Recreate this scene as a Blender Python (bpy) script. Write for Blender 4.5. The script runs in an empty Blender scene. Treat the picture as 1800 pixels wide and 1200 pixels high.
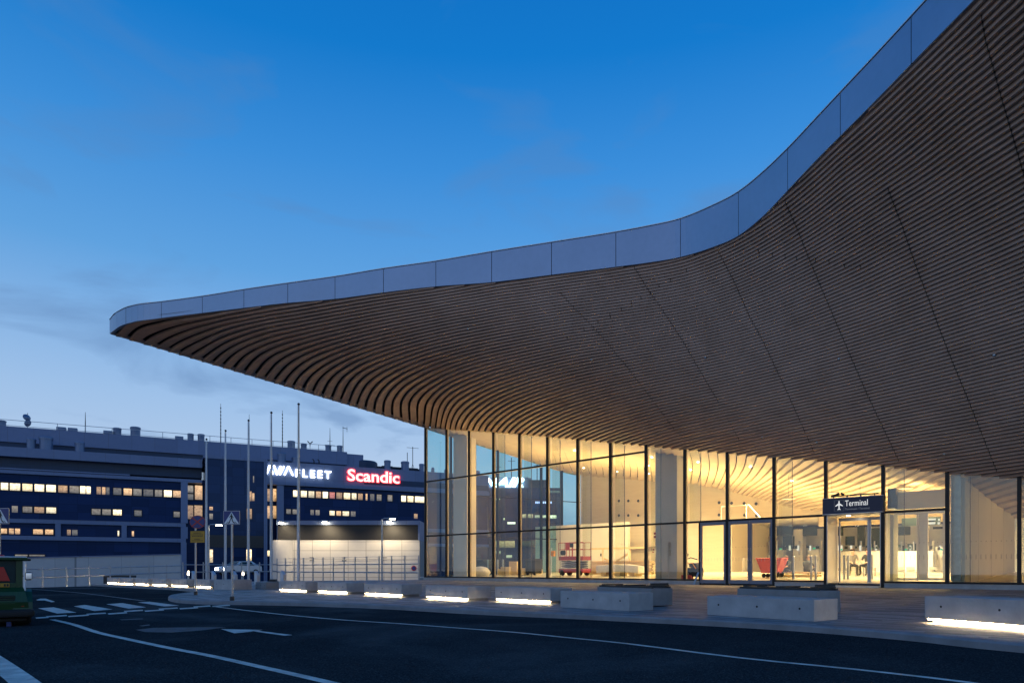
import bpy, bmesh, math, random
import numpy as np
from mathutils import Vector, Matrix

random.seed(7)
SC = bpy.context.scene
COL = SC.collection
R = math.radians

# ------------------------------------------------------------------ camera model
# survey of the place: eye at (0,0,1) looking along +Y; at() turns a bearing and a depth into a point
F0, CX, HZ = 1200.0, 900.0, 1000.0
def at(px, py, Y):
    return Vector(((px - CX) / F0 * Y, Y, 1 + (HZ - py) / F0 * Y))
def ground(px, py, z=0.0):
    Y = F0 * (1 - z) / (py - HZ)
    return Vector(((px - CX) / F0 * Y, Y, z))

# ------------------------------------------------------------------ object helpers
def tag(o, label=None, cat=None, group=None, kind=None):
    if label: o['label'] = label
    if cat: o['category'] = cat
    if group: o['group'] = group
    if kind: o['kind'] = kind
    return o
def thing(name, loc=(0, 0, 0), rz=0.0, label=None, cat=None, group=None):
    o = bpy.data.objects.new(name, None); COL.objects.link(o)
    o.empty_display_size = .2
    o.location = loc; o.rotation_euler = (0, 0, rz)
    return tag(o, label, cat, group)
def copy_tree(o, parent=None):
    c = o.copy(); COL.objects.link(c); c.parent = parent
    for ch in [x for x in bpy.data.objects if x.parent == o]:
        copy_tree(ch, c)
    return c

class MB:
    """collects polygons; build() links them as one mesh object"""
    def __init__(self): self.v = []; self.f = []; self.m = []
    def poly(self, pts, mi=0):
        n = len(self.v); self.v += [tuple(p) for p in pts]
        self.f.append(tuple(range(n, n + len(pts)))); self.m.append(mi)
    def raw(self, vs, fs, mi=0):
        n = len(self.v); self.v += [tuple(p) for p in vs]
        for f in fs: self.f.append(tuple(i + n for i in f)); self.m.append(mi)
    def obox(self, o, ax, ay, az, mi=0):
        """box from corner o along three edge vectors"""
        o, ax, ay, az = map(Vector, (o, ax, ay, az))
        if ax.cross(ay).dot(az) < 0: ax, ay = ay, ax
        p = [o, o + ax, o + ax + ay, o + ay]; q = [x + az for x in p]
        self.raw(p + q, [(3, 2, 1, 0), (4, 5, 6, 7), (0, 1, 5, 4), (1, 2, 6, 5), (2, 3, 7, 6), (3, 0, 4, 7)], mi)
    def box(self, x0, x1, y0, y1, z0, z1, mi=0):
        self.obox((x0, y0, z0), (x1 - x0, 0, 0), (0, y1 - y0, 0), (0, 0, z1 - z0), mi)
    def bbox(self, x0, x1, y0, y1, z0, z1, b=.02, mi=0):
        """box with chamfered edges"""
        bm = bmesh.new(); bmesh.ops.create_cube(bm, size=1)
        for v in bm.verts:
            v.co = Vector(((x0 + x1) / 2 + v.co.x * (x1 - x0), (y0 + y1) / 2 + v.co.y * (y1 - y0), (z0 + z1) / 2 + v.co.z * (z1 - z0)))
        bmesh.ops.bevel(bm, geom=bm.edges[:], offset=b, segments=2, affect='EDGES', profile=.6)
        bm.verts.index_update()
        self.raw([v.co.copy() for v in bm.verts], [[v.index for v in f.verts] for f in bm.faces], mi); bm.free()
    def tube(self, pts, r, n=8, mi=0, caps=True):
        pts = [Vector(p) for p in pts]
        rs = r if isinstance(r, (list, tuple)) else [r] * len(pts)
        base = len(self.v); up0 = None
        for i, p in enumerate(pts):
            d = (pts[min(i + 1, len(pts) - 1)] - pts[max(i - 1, 0)]).normalized()
            if up0 is None:
                up0 = Vector((0, 0, 1)) if abs(d.z) < .9 else Vector((1, 0, 0))
            x = d.cross(up0).normalized(); y = x.cross(d).normalized()
            for k in range(n):
                a = 2 * math.pi * (k + .5) / n
                self.v.append(tuple(p + x * math.cos(a) * rs[i] + y * math.sin(a) * rs[i]))
        for i in range(len(pts) - 1):
            for k in range(n):
                a, b = base + i * n + k, base + i * n + (k + 1) % n
                self.f.append((a, b, b + n, a + n)); self.m.append(mi)
        if caps:
            self.f.append(tuple(range(base + n - 1, base - 1, -1))); self.m.append(mi)
            e = base + (len(pts) - 1) * n
            self.f.append(tuple(range(e, e + n))); self.m.append(mi)
    def lathe(self, prof, c=(0, 0, 0), n=16, mi=0, axis='z'):
        base = len(self.v); c = Vector(c)
        for r, h in prof:
            for k in range(n):
                a = 2 * math.pi * k / n
                x, y = r * math.cos(a), r * math.sin(a)
                p = (x, y, h) if axis == 'z' else ((x, h, y) if axis == 'y' else (h, x, y))
                self.v.append(tuple(c + Vector(p)))
        for i in range(len(prof) - 1):
            for k in range(n):
                a, b = base + i * n + k, base + i * n + (k + 1) % n
                self.f.append((a, b, b + n, a + n)); self.m.append(mi)
        self.f.append(tuple(range(base + n - 1, base - 1, -1))); self.m.append(mi)
        e = base + (len(prof) - 1) * n
        self.f.append(tuple(range(e, e + n))); self.m.append(mi)
    def build(self, name, mats, parent=None, smooth=False, fixn=True):
        me = bpy.data.meshes.new(name)
        me.from_pydata(self.v, [], self.f)
        if not isinstance(mats, (list, tuple)): mats = [mats]
        for m in mats: me.materials.append(m)
        if len(mats) > 1: me.polygons.foreach_set('material_index', self.m)
        if fixn:
            bm = bmesh.new(); bm.from_mesh(me); bmesh.ops.recalc_face_normals(bm, faces=bm.faces); bm.to_mesh(me); bm.free()
        if smooth:
            me.polygons.foreach_set('use_smooth', [True] * len(me.polygons))
            try: me.set_sharp_from_angle(angle=R(40))
            except Exception: pass
        me.update()
        o = bpy.data.objects.new(name, me); COL.objects.link(o); o.parent = parent
        return o

# ------------------------------------------------------------------ materials
class NT:
    def __init__(self, name):
        self.mat = bpy.data.materials.new(name); self.mat.use_nodes = True
        self.t = self.mat.node_tree; self.t.nodes.clear()
        self.out = self.n('ShaderNodeOutputMaterial')
    def n(self, typ, **kw):
        nd = self.t.nodes.new(typ)
        for k, v in kw.items(): setattr(nd, k, v)
        return nd
    def l(self, a, b): self.t.links.new(a, b)
    def inp(self, nd, key, v):
        if isinstance(v, bpy.types.NodeSocket): self.l(v, nd.inputs[key])
        else: nd.inputs[key].default_value = v
    def math(self, op, a, b=0.0, c=0.0):
        nd = self.n('ShaderNodeMath', operation=op)
        self.inp(nd, 0, a); self.inp(nd, 1, b); self.inp(nd, 2, c)
        return nd.outputs[0]
    def mix(self, fac, a, b, blend='MIX'):
        nd = self.n('ShaderNodeMix', data_type='RGBA', blend_type=blend)
        self.inp(nd, 0, fac); self.inp(nd, 6, a); self.inp(nd, 7, b)
        return nd.outputs[2]
    def ramp(self, fac, stops):
        nd = self.n('ShaderNodeValToRGB'); e = nd.color_ramp.elements
        while len(e) < len(stops): e.new(.5)
        for i, (p, c) in enumerate(stops): e[i].position = p; e[i].color = c
        self.l(fac, nd.inputs[0]); return nd.outputs[0]
    def noise(self, scale, detail=4, vec=None, rough=.55, dist=0):
        nd = self.n('ShaderNodeTexNoise'); nd.inputs['Scale'].default_value = scale
        nd.inputs['Detail'].default_value = detail; nd.inputs['Roughness'].default_value = rough
        nd.inputs['Distortion'].default_value = dist
        if vec: self.l(vec, nd.inputs['Vector'])
        return nd.outputs['Fac']
    def coord(self, which='Object', scale=(1, 1, 1), rot=(0, 0, 0), loc=(0, 0, 0)):
        tc = self.n('ShaderNodeTexCoord'); mp = self.n('ShaderNodeMapping')
        mp.inputs['Scale'].default_value = scale; mp.inputs['Rotation'].default_value = rot; mp.inputs['Location'].default_value = loc
        self.l(tc.outputs[which], mp.inputs[0]); return mp.outputs[0]
    def principled(self, base, rough=.5, metal=0.0, spec=.5, bump=None, bstr=.2, bdist=.02, emit=None, es=0.0):
        b = self.n('ShaderNodeBsdfPrincipled')
        self.inp(b, 'Base Color', base); self.inp(b, 'Roughness', rough); self.inp(b, 'Metallic', metal)
        self.inp(b, 'Specular IOR Level', spec)
        if emit is not None: self.inp(b, 'Emission Color', emit); self.inp(b, 'Emission Strength', es)
        if bump is not None:
            bp = self.n('ShaderNodeBump'); bp.inputs['Strength'].default_value = bstr; bp.inputs['Distance'].default_value = bdist
            self.l(bump, bp.inputs['Height']); self.l(bp.outputs[0], b.inputs['Normal'])
        return b
    def done(self, sh):
        self.l(sh.outputs[0] if hasattr(sh, 'outputs') else sh, self.out.inputs[0]); return self.mat

def c4(r, g, b): return (r, g, b, 1)
def plain(name, col, rough=.5, metal=0.0, var=.25, scale=3.0, spec=.5, bump=0.0):
    n = NT(name); v = n.coord('Object')
    f = n.noise(scale, 5, v)
    f2 = n.noise(scale * 14, 3, v)
    k = n.math('ADD', n.math('MULTIPLY', f, .7), n.math('MULTIPLY', f2, .3))
    d = tuple(x * (1 - var) for x in col); h = tuple(min(1, x * (1 + var)) for x in col)
    c = n.ramp(k, [(.3, c4(*d)), (.7, c4(*h))])
    r = n.math('ADD', rough - .06, n.math('MULTIPLY', f, .12))
    return n.done(n.principled(c, r, metal, spec, bump=f2 if bump else None, bstr=bump))
def emit(name, col, s, var=0.0, scale=2.0):
    n = NT(name); e = n.n('ShaderNodeEmission')
    if var:
        f = n.noise(scale, 2, n.coord('Object'))
        e.inputs['Color'].default_value = c4(*col)
        n.l(n.math('MULTIPLY', n.math('ADD', n.math('MULTIPLY', f, 2 * var), 1 - var), s), e.inputs['Strength'])
    else:
        e.inputs['Color'].default_value = c4(*col); e.inputs['Strength'].default_value = s
    return n.done(e)
def glass(name, tint, ior=1.6, rough=0.0, gain=1.0):
    n = NT(name)
    t = n.n('ShaderNodeBsdfTransparent'); t.inputs[0].default_value = c4(*tint)
    g = n.n('ShaderNodeBsdfGlossy'); g.inputs['Roughness'].default_value = rough; g.inputs[0].default_value = c4(.95, .98, 1)
    fr = n.n('ShaderNodeFresnel'); fr.inputs[0].default_value = ior
    geo = n.n('ShaderNodeNewGeometry')
    # the same reflectance from both sides of a pane
    k = n.math('MULTIPLY', fr.outputs[0], gain)
    dot = n.n('ShaderNodeVectorMath', operation='DOT_PRODUCT'); n.l(geo.outputs['Incoming'], dot.inputs[0]); n.l(geo.outputs['Normal'], dot.inputs[1])
    cosv = n.math('ABSOLUTE', dot.outputs['Value'])
    sch = n.math('POWER', n.math('SUBTRACT', 1.0, cosv), 5.0)
    r0 = ((ior - 1) / (ior + 1)) ** 2
    k = n.math('MINIMUM', n.math('MULTIPLY', n.math('ADD', r0, n.math('MULTIPLY', sch, 1 - r0)), gain), 1.0)
    m = n.n('ShaderNodeMixShader'); n.l(k, m.inputs[0]); n.l(t.outputs[0], m.inputs[1]); n.l(g.outputs[0], m.inputs[2])
    return n.done(m)

M = {}
def asphalt():
    n = NT('asphalt'); v = n.coord('Object')
    big = n.noise(.16, 5, v, .6, .6); mid = n.noise(1.3, 5, v); fine = n.noise(55, 3, v)
    patch = n.ramp(big, [(.38, c4(.013, .013, .014)), (.50, c4(.028, .027, .0265)), (.62, c4(.085, .08, .075))])
    c = n.mix(n.math('MULTIPLY', mid, .5), patch, c4(.010, .010, .010))
    vo = n.n('ShaderNodeTexVoronoi'); vo.inputs['Scale'].default_value = 85; n.l(v, vo.inputs['Vector'])
    c = n.mix(.55, c, n.mix(vo.outputs['Distance'], c4(.005, .005, .005), c4(.13, .13, .135)), 'MULTIPLY') if False else n.mix(n.math('MULTIPLY', n.math('POWER', fine, 4.0), 2.2), c, c4(.16, .16, .16))
    r = n.math('ADD', .62, n.math('MULTIPLY', big, .3))
    return n.done(n.principled(c, r, 0, 0.0, bump=vo.outputs['Distance'], bstr=.5, bdist=.006))
def pavers(ang):
    n = NT('paving'); v = n.coord('Object', rot=(0, 0, -ang))
    b = n.n('ShaderNodeTexBrick'); n.l(v, b.inputs['Vector'])
    b.inputs['Scale'].default_value = 1.0; b.inputs['Brick Width'].default_value = .9; b.inputs['Row Height'].default_value = .17
    b.inputs['Mortar Size'].default_value = .006; b.inputs['Mortar Smooth'].default_value = .3; b.inputs['Bias'].default_value = -.1
    b.inputs['Color1'].default_value = c4(.15, .14, .135); b.inputs['Color2'].default_value = c4(.50, .455, .42); b.inputs['Mortar'].default_value = c4(.05, .05, .05)
    b.offset = .37; b.offset_frequency = 2; b.squash = 1.0
    big = n.noise(.35, 4, v); fine = n.noise(30, 3, v)
    c = n.mix(n.math('MULTIPLY', big, .4), b.outputs['Color'], c4(.14, .138, .14))
    c = n.mix(n.math('MULTIPLY', fine, .2), c, c4(.30, .29, .29))
    return n.done(n.principled(c, .62, 0, .35, bump=n.math('ADD', n.math('MULTIPLY', b.outputs['Fac'], -1.0), n.math('MULTIPLY', fine, .25)), bstr=.35, bdist=.006))
def concrete(name='concrete', col=(.42, .41, .40), spot=True):
    n = NT(name); v = n.coord('Object')
    a = n.noise(2.2, 6, v); b = n.noise(18, 4, v); d = n.noise(.8, 3, v)
    c = n.ramp(a, [(.3, c4(*(x * .8 for x in col))), (.68, c4(*(min(1, x * 1.15) for x in col)))])
    c = n.mix(n.math('MULTIPLY', b, .35), c, c4(*(x * .62 for x in col)))
    st = n.n('ShaderNodeTexVoronoi'); st.inputs['Scale'].default_value = 40; n.l(v, st.inputs['Vector'])
    pit = n.math('LESS_THAN', st.outputs['Distance'], .09)
    c = n.mix(n.math('MULTIPLY', pit, .5), c, c4(.12, .12, .12))
    return n.done(n.principled(c, .7, 0, .3, bump=b, bstr=.15, bdist=.01))
def wood(name, c0, c1, rough=.55, stretch=(1, 1, 1)):
    n = NT(name); v = n.coord('Object', scale=stretch)
    a = n.noise(1.1, 4, v, .6, .4); b = n.noise(9, 4, v, .6, 1.2); big = n.noise(.12, 2, v)
    k = n.math('ADD', n.math('MULTIPLY', a, .5), n.math('ADD', n.math('MULTIPLY', b, .25), n.math('MULTIPLY', big, .25)))
    c = n.ramp(k, [(.32, c4(*c0)), (.68, c4(*c1))])
    return n.done(n.principled(c, rough, 0, .3, bump=b, bstr=.06, bdist=.005))
def gridwall(name, col, line, w, h, rot=(0, 0, 0), rough=.3, spec=.5, msize=.02, metal=0., var=.3, tint=None):
    n = NT(name); v = n.coord('Object')
    b = n.n('ShaderNodeTexBrick'); n.l(v, b.inputs['Vector'])
    b.inputs['Scale'].default_value = 1; b.inputs['Brick Width'].default_value = w; b.inputs['Row Height'].default_value = h
    b.offset = 0; b.inputs['Mortar Size'].default_value = msize; b.inputs['Bias'].default_value = 0
    b.inputs['Color1'].default_value = c4(*(x * (1 - var) for x in col)); b.inputs['Color2'].default_value = c4(*(x * (1 + var) for x in col)); b.inputs['Mortar'].default_value = c4(*line)
    f = n.noise(1.7, 4, v)
    c = n.mix(n.math('MULTIPLY', f, .35), b.outputs['Color'], c4(*(x * .6 for x in col)))
    r = n.math('ADD', rough, n.math('MULTIPLY', f, .12))
    pb = n.principled(c, r, metal, spec, bump=b.outputs['Fac'], bstr=-.2, bdist=.02)
    if tint: pb.inputs['Specular Tint'].default_value = c4(*tint)
    return n.done(pb)
def windowlight(name, col, s, seed=0.0):
    """lit office window: ceiling lamps above, blinds and furniture below, each room a little different"""
    n = NT(name); v = n.coord('Object', loc=(seed, seed * 1.7, 0))
    oi = n.n('ShaderNodeObjectInfo')
    mp = n.n('ShaderNodeMapping'); mp.inputs['Scale'].default_value = (1.4, 2.2, 1); n.l(v, mp.inputs[0])
    a = n.n('ShaderNodeTexVoronoi', distance='CHEBYCHEV'); a.inputs['Scale'].default_value = 1.5; n.l(mp.outputs[0], a.inputs['Vector'])
    w = n.noise(2.6, 3, v); fine = n.noise(8, 3, v)
    tc = n.n('ShaderNodeTexCoord'); sep = n.n('ShaderNodeSeparateXYZ'); n.l(tc.outputs['Generated'], sep.inputs[0])
    up = n.ramp(sep.outputs['Y'], [(0.0, c4(.30, .30, .30)), (.35, c4(.75, .75, .75)), (.8, c4(1, 1, 1)), (1.0, c4(.85, .85, .85))])
    dark = (col[0] * .22, col[1] * .15, col[2] * .10)
    k = n.ramp(n.math('ADD', n.math('MULTIPLY', w, .55), n.math('MULTIPLY', fine, .45)), [(.36, c4(*dark)), (.48, c4(col[0] * .7, col[1] * .6, col[2] * .48)), (.62, c4(*col))])
    k2 = n.mix(n.math('MULTIPLY', a.outputs['Distance'], .55), k, c4(*col))
    k3 = n.mix(1.0, k2, up, 'MULTIPLY')
    e = n.n('ShaderNodeEmission'); n.l(k3, e.inputs[0])
    n.l(n.math('MULTIPLY', n.math('ADD', n.math('MULTIPLY', oi.outputs['Random'], .95), .45), s), e.inputs[1])
    g = n.n('ShaderNodeBsdfGlossy'); g.inputs['Roughness'].default_value = .05; g.inputs[0].default_value = c4(.06, .08, .11)
    ad = n.n('ShaderNodeAddShader'); n.l(e.outputs[0], ad.inputs[0]); n.l(g.outputs[0], ad.inputs[1])
    return n.done(ad)

M['asphalt'] = asphalt()
M['concrete'] = concrete()
M['concrete_dark'] = concrete('concrete_dark', (.27, .265, .26))
M['kerb'] = concrete('granite_kerb', (.25, .25, .255))
M['paint'] = plain('road_paint', (.66, .58, .49), .75, 0, .4, 5, spec=.2)
M['paint_worn'] = plain('road_paint_worn', (.14, .14, .138), .8, 0, .7, 3)
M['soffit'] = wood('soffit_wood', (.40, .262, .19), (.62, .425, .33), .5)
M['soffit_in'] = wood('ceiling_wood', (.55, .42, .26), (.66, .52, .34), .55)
M['void'] = plain('dark_void', (.012, .0075, .0055), .9)
M['fascia'] = plain('fascia_metal', (.31, .39, .52), .36, .55, .09, .35)
M['trim'] = plain('pale_trim', (.8, .82, .85), .35, .2, .05)
M['roof'] = plain('roof_membrane', (.12, .12, .125), .9)
M['mull'] = plain('dark_anodised', (.014, .014, .016), .35, .6, .2)
M['mullin'] = plain('mullion_pale_side', (.5, .42, .30), .5, 0, .1)
M['alu'] = plain('brushed_aluminium', (.45, .45, .46), .32, .9, .1, 2)
M['steel'] = plain('galvanised_steel', (.38, .40, .43), .4, .8, .2, 6)
M['glass'] = glass('facade_glass', (.92, .96, .94), 1.6, 0, 1.7)
M['glass_side'] = glass('side_glass', (.55, .84, .86), 1.55, 0, 1.2)
M['glass_fin'] = glass('glass_fin', (.80, .83, .74), 1.5, 0, 1.0)
M['exit_green'] = emit('exit_green', (.05, .8, .35), .8)
M['glass_door'] = glass('door_glass', (.95, .97, .95), 1.5, 0, 1.0)
M['wall_in'] = wood('pale_wall_panel', (.60, .50, .34), (.68, .58, .41), .6, (1, 1, 6))
M['cream'] = plain('cream_panel', (.74, .66, .52), .5, 0, .05, .6)
M['white_in'] = plain('white_counter', (.80, .77, .70), .4, 0, .06)
M['floor_in'] = plain('terrazzo_floor', (.62, .57, .47), .22, 0, .1, 6)
M['grey_col'] = plain('grey_column', (.42, .40, .35), .6, 0, .08, 1)
M['dark'] = plain('dark_panel', (.018, .019, .021), .4, 0, .25)
M['navy'] = plain('navy_sign', (.008, .012, .05), .35, 0, .1)
M['screen'] = plain('dark_screen', (.04, .055, .05), .2, 0, .4, .8)
M['white_letters'] = emit('white_letters', (.95, .97, 1.0), .75)
M['dim_letters'] = emit('dim_letters', (.6, .68, .85), .22)
M['num_letters'] = emit('gate_numbers', (1.0, .92, .7), .9)
M['black'] = plain('black_rubber', (.012, .012, .012), .75, 0, .3, 8)
M['red'] = plain('red_paint', (.38, .025, .02), .42, 0, .2, 5)
M['redskip'] = plain('red_plastic', (.55, .06, .035), .45, 0, .15, 5)
M['timber'] = wood('raw_timber', (.60, .42, .20), (.80, .62, .36), .65)
M['wrap'] = plain('plastic_wrap', (.82, .78, .68), .3, 0, .12, 9, bump=.6)
M['orange'] = plain('orange_paint', (.7, .28, .03), .5, 0, .2)
M['yellow'] = plain('yellow_sign', (.50, .25, .012), .5, 0, .1)
M['sign_blue'] = plain('sign_blue', (.012, .03, .16), .4, 0, .1)
M['sign_red'] = plain('sign_red', (.35, .015, .02), .4, 0, .1)
M['sign_white'] = plain('sign_white', (.75, .76, .76), .4, 0, .05)
M['band'] = plain('black_band', (.007, .007, .008), .5)
M['sign_back'] = plain('sign_black', (.01, .01, .01), .5)
M['pole'] = plain('painted_pole', (.55, .57, .60), .38, .3, .1, 4)
M['benchlight'] = emit('warm_led', (1.0, .76, .42), 85.0, .35, 1.2)
M['green'] = plain('green_paint', (.010, .05, .010), .38, 0, .25, 4)
M['reflector'] = plain('red_reflector', (.5, .012, .008), .3, 0, .1)
M['mirror'] = plain('mirror_glass', (.75, .8, .85), .05, 1., .05)
M['cabglass'] = plain('cab_glass', (.010, .035, .04), .32, 0, .3, spec=.2)
M['lamp'] = emit('lamp_white', (1.0, .82, .52), 60.0)
M['lamp2'] = emit('lamp_small', (1.0, .86, .62), 22.0)
M['head'] = emit('headlight', (1.0, .97, .92), 30.0)
M['tile'] = gridwall('white_tile_wall', (.60, .58, .54), (.22, .21, .20), 2.2, 1.1, msize=.03, var=.07, rough=.55, spec=.3)
# left building
M['bglass'] = gridwall('navy_spandrel_glass', (.010, .022, .072), (.003, .006, .018), 2.6, 1.3, rough=.14, spec=.42, tint=(.15, .30, .75))
M['bglass2'] = gridwall('blue_tower_glass', (.012, .028, .075), (.004, .008, .022), 2.0, 1.6, rough=.10, spec=.55, tint=(.25, .42, .85))
M['bmetal'] = gridwall('pale_metal_panel', (.15, .20, .33), (.10, .11, .12), 3.6, 9.0, rough=.4, spec=.4, metal=.2, var=.06)
M['bmetal_dk'] = gridwall('dark_metal_panel', (.035, .06, .11), (.03, .035, .04), 5.2, 9.0, rough=.5, spec=.3, var=.06)
M['bwhite'] = gridwall('white_base_wall', (.50, .49, .48), (.22, .22, .22), 4.0, 9.0, rough=.6, spec=.3, var=.05)
M['vent'] = plain('roof_vent_metal', (.14, .19, .29), .45, .4, .1)
M['bdark'] = plain('roof_dark', (.035, .04, .05), .8)
M['win'] = [windowlight('lit_window', (1.0, .84, .52), 2.1, 0), windowlight('lit_window_warm', (1.0, .64, .32), 1.0, 3.1), windowlight('lit_window_dim', (.62, .55, .42), .5, 5.7), windowlight('lit_window_bright', (1.0, .90, .62), 2.6, 8.3)]
M['win_red'] = windowlight('lit_window_red', (1.0, .35, .28), .9, 2.2)
M['sign_w'] = emit('sign_white_light', (.93, .96, 1.0), 11.0)
M['sign_w2'] = emit('sign_white_soft', (.93, .96, 1.0), 8.0)
M['sign_r'] = emit('sign_red_light', (1.0, .05, .06), 5.0)
M['sign_rc'] = emit('sign_pink_core', (1.0, .50, .46), 3.2)
M['skin'] = plain('skin', (.55, .33, .23), .5, 0, .08)
M['hair'] = plain('hair', (.10, .06, .035), .6, 0, .2)
M['shirt'] = plain('dark_work_shirt', (.045, .048, .045), .8, 0, .3, 8)
M['trousers'] = plain('work_trousers', (.03, .03, .035), .8, 0, .3, 8)
M['greyshirt'] = plain('grey_shirt', (.20, .19, .18), .8, 0, .3, 8)
# ------------------------------------------------------------------ camera, sky
w = bpy.data.worlds.new("World"); SC.world = w; w.use_nodes = True
def make_sky():
    t = w.node_tree; t.nodes.clear()
    N = lambda typ, **k: (lambda nd: [setattr(nd, a, b) for a, b in k.items()] and nd or nd)(t.nodes.new(typ))
    L = t.links.new
    out = N('ShaderNodeOutputWorld'); bg = N('ShaderNodeBackground'); L(bg.outputs[0], out.inputs[0])
    sky = N('ShaderNodeTexSky', sky_type='NISHITA', sun_disc=False)
    sky.sun_elevation = R(1.0); sky.sun_rotation = R(205); sky.ozone_density = 6.0; sky.dust_density = 0.0; sky.air_density = 1.0
    tc = N('ShaderNodeTexCoord'); sep = N('ShaderNodeSeparateXYZ'); L(tc.outputs['Generated'], sep.inputs[0])
    def mth(op, a, b=0.0):
        m = N('ShaderNodeMath', operation=op)
        for i, x in enumerate((a, b)):
            if isinstance(x, (int, float)): m.inputs[i].default_value = x
            else: L(x, m.inputs[i])
        return m.outputs[0]
    def mix(f, a, b):
        m = N('ShaderNodeMix', data_type='RGBA')
        for i, x in ((0, f), (6, a), (7, b)):
            if isinstance(x, bpy.types.NodeSocket): L(x, m.inputs[i])
            else: m.inputs[i].default_value = x
        return m.outputs[2]
    z = mth('MAXIMUM', sep.outputs['Z'], 0.0)
    # pale dusk haze low on the horizon
    rp = N('ShaderNodeValToRGB'); e = rp.color_ramp.elements
    L(z, rp.inputs[0])
    stops = [(0.0, .95), (.30, .92), (.60, .85), (.80, .80)]
    while len(e) < len(stops): e.new(.5)
    for i, (p, v) in enumerate(stops): e[i].position = p; e[i].color = (v, v, v, 1)
    hz = N('ShaderNodeValToRGB'); e = hz.color_ramp.elements; L(z, hz.inputs[0])
    hs = [(0.0, (.74, .84, .98, 1)), (.10, (.64, .79, 1.0, 1)), (.22, (.45, .68, 1.0, 1)), (.38, (.155, .47, .93, 1)), (.50, (.06, .355, .88, 1)), (.60, (.008, .255, .77, 1)), (.75, (.003, .17, .62, 1))]
    while len(e) < len(hs): e.new(.5)
    for i, (p, v) in enumerate(hs): e[i].position = p; e[i].color = v
    base = mix(rp.outputs[0], sky.outputs[0], hz.outputs[0])
    # thin wisps of darker cloud
    mp = N('ShaderNodeMapping'); mp.inputs['Scale'].default_value = (3.0, 3.0, 8.0); mp.inputs['Rotation'].default_value = (R(0), R(10), 0); mp.inputs['Location'].default_value = (6.1, 4.3, .7)
    L(tc.outputs['Generated'], mp.inputs[0])
    no = N('ShaderNodeTexNoise'); no.inputs['Scale'].default_value = 1.5; no.inputs['Detail'].default_value = 5; no.inputs['Roughness'].default_value = .52; no.inputs['Distortion'].default_value = .5
    L(mp.outputs[0], no.inputs['Vector'])
    cr = N('ShaderNodeValToRGB'); e = cr.color_ramp.elements
    e[0].position = .525; e[0].color = (0, 0, 0, 1); e[1].position = .66; e[1].color = (1, 1, 1, 1); L(no.outputs['Fac'], cr.inputs[0])
    cm = N('ShaderNodeValToRGB'); e = cm.color_ramp.elements; L(z, cm.inputs[0])
    e[0].position = .03; e[0].color = (.9, .9, .9, 1); e[1].position = .82; e[1].color = (.0, .0, .0, 1)
    fac = mth('MULTIPLY', mth('MULTIPLY', cr.outputs[0], cm.outputs[0]), .8)
    dark = mix(z, (.20, .345, .62, 1), (.06, .22, .54, 1))
    col = mix(fac, base, dark)
    L(col, bg.inputs[0]); bg.inputs[1].default_value = SKY_STRENGTH
SKY_STRENGTH = 0.82
make_sky()
cam = bpy.data.cameras.new('camera'); co = bpy.data.objects.new('camera', cam); COL.objects.link(co)
co.location = (0, 0, 1); co.rotation_euler = (math.pi / 2, 0, 0)
cam.sensor_fit = 'HORIZONTAL'; cam.sensor_width = 36; cam.lens = 24; cam.shift_y = 400 / 1800; cam.clip_end = 5000; cam.clip_start = .05
SC.camera = co
SC.view_settings.view_transform = 'Standard'; SC.view_settings.look = 'None'; SC.view_settings.exposure = 0
sun = bpy.data.lights.new('sun', 'SUN'); so = bpy.data.objects.new('sun', sun); COL.objects.link(so)
sun.energy = .16; sun.angle = R(70); sun.color = (1, .70, .50)
so.rotation_euler = (R(80), 0, R(-25))

# ------------------------------------------------------------------ terminal geometry frame
S = 0.7
P0 = Vector((-8.107 * S, 64 * S))            # glass corner in plan
U = Vector((.727, -.687)); U.normalize()     # along the entrance facade, towards the doors
NI = Vector((-U.y, U.x)); NI = NI if NI.y > 0 else -NI   # into the building
PITCH = 3.0 * S
def fu(px):                                   # facade run for a bearing
    q = (px - CX) / F0
    return (q * P0.y - P0.x) / (U.x - q * U.y)
def fp(u, n=0.0): return P0 + U * u + NI * n
def fz(px, py, n=0.0):
    Y = fp(fu(px)).y
    return 1 + (HZ - py) / F0 * Y
ZG, ZSILL, ZT1, ZT2 = .30, .515, 3.17, 6.72
ZTOP = 1 + 18.5 * S

term = thing('terminal_building', (0, 0, 0), 0, 'glass airport terminal under a sweeping slatted timber canopy, lit warm inside', 'building')

# ------------------------------------------------------------------ soffit height field
fac_px = [748, 783, 820, 860, 906, 953, 1006, 1064, 1127, 1193, 1269, 1351, 1446, 1550, 1667, 1800]
fac_top = [(748, 750.5), (800, 754), (860, 757.5), (906, 761), (953, 765), (1006, 770), (1064, 775.5), (1127, 781), (1193, 787.5), (1269, 794), (1351, 801.5), (1446, 808.5), (1550, 817.5), (1667, 829), (1800, 839), (1940, 849), (2110, 860), (2330, 872)]
left_edge = [(194.5, 585.5), (748, 750.5)]
fas_bot = [(194.5, 585), (205, 577), (213, 571.5), (223, 568), (238, 564), (267, 560), (305, 555), (355, 549), (428, 540), (507, 531), (590, 524), (675, 512.5), (767, 502), (865, 494.5), (970, 481.5), (1083, 467.5), (1140, 460), (1197, 450), (1250, 434), (1300, 412), (1345, 376), (1387, 332), (1440, 276), (1480, 236), (1540, 176), (1605, 109), (1710, 2), (1900, -190), (2100, -395), (2330, -640)]
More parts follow.
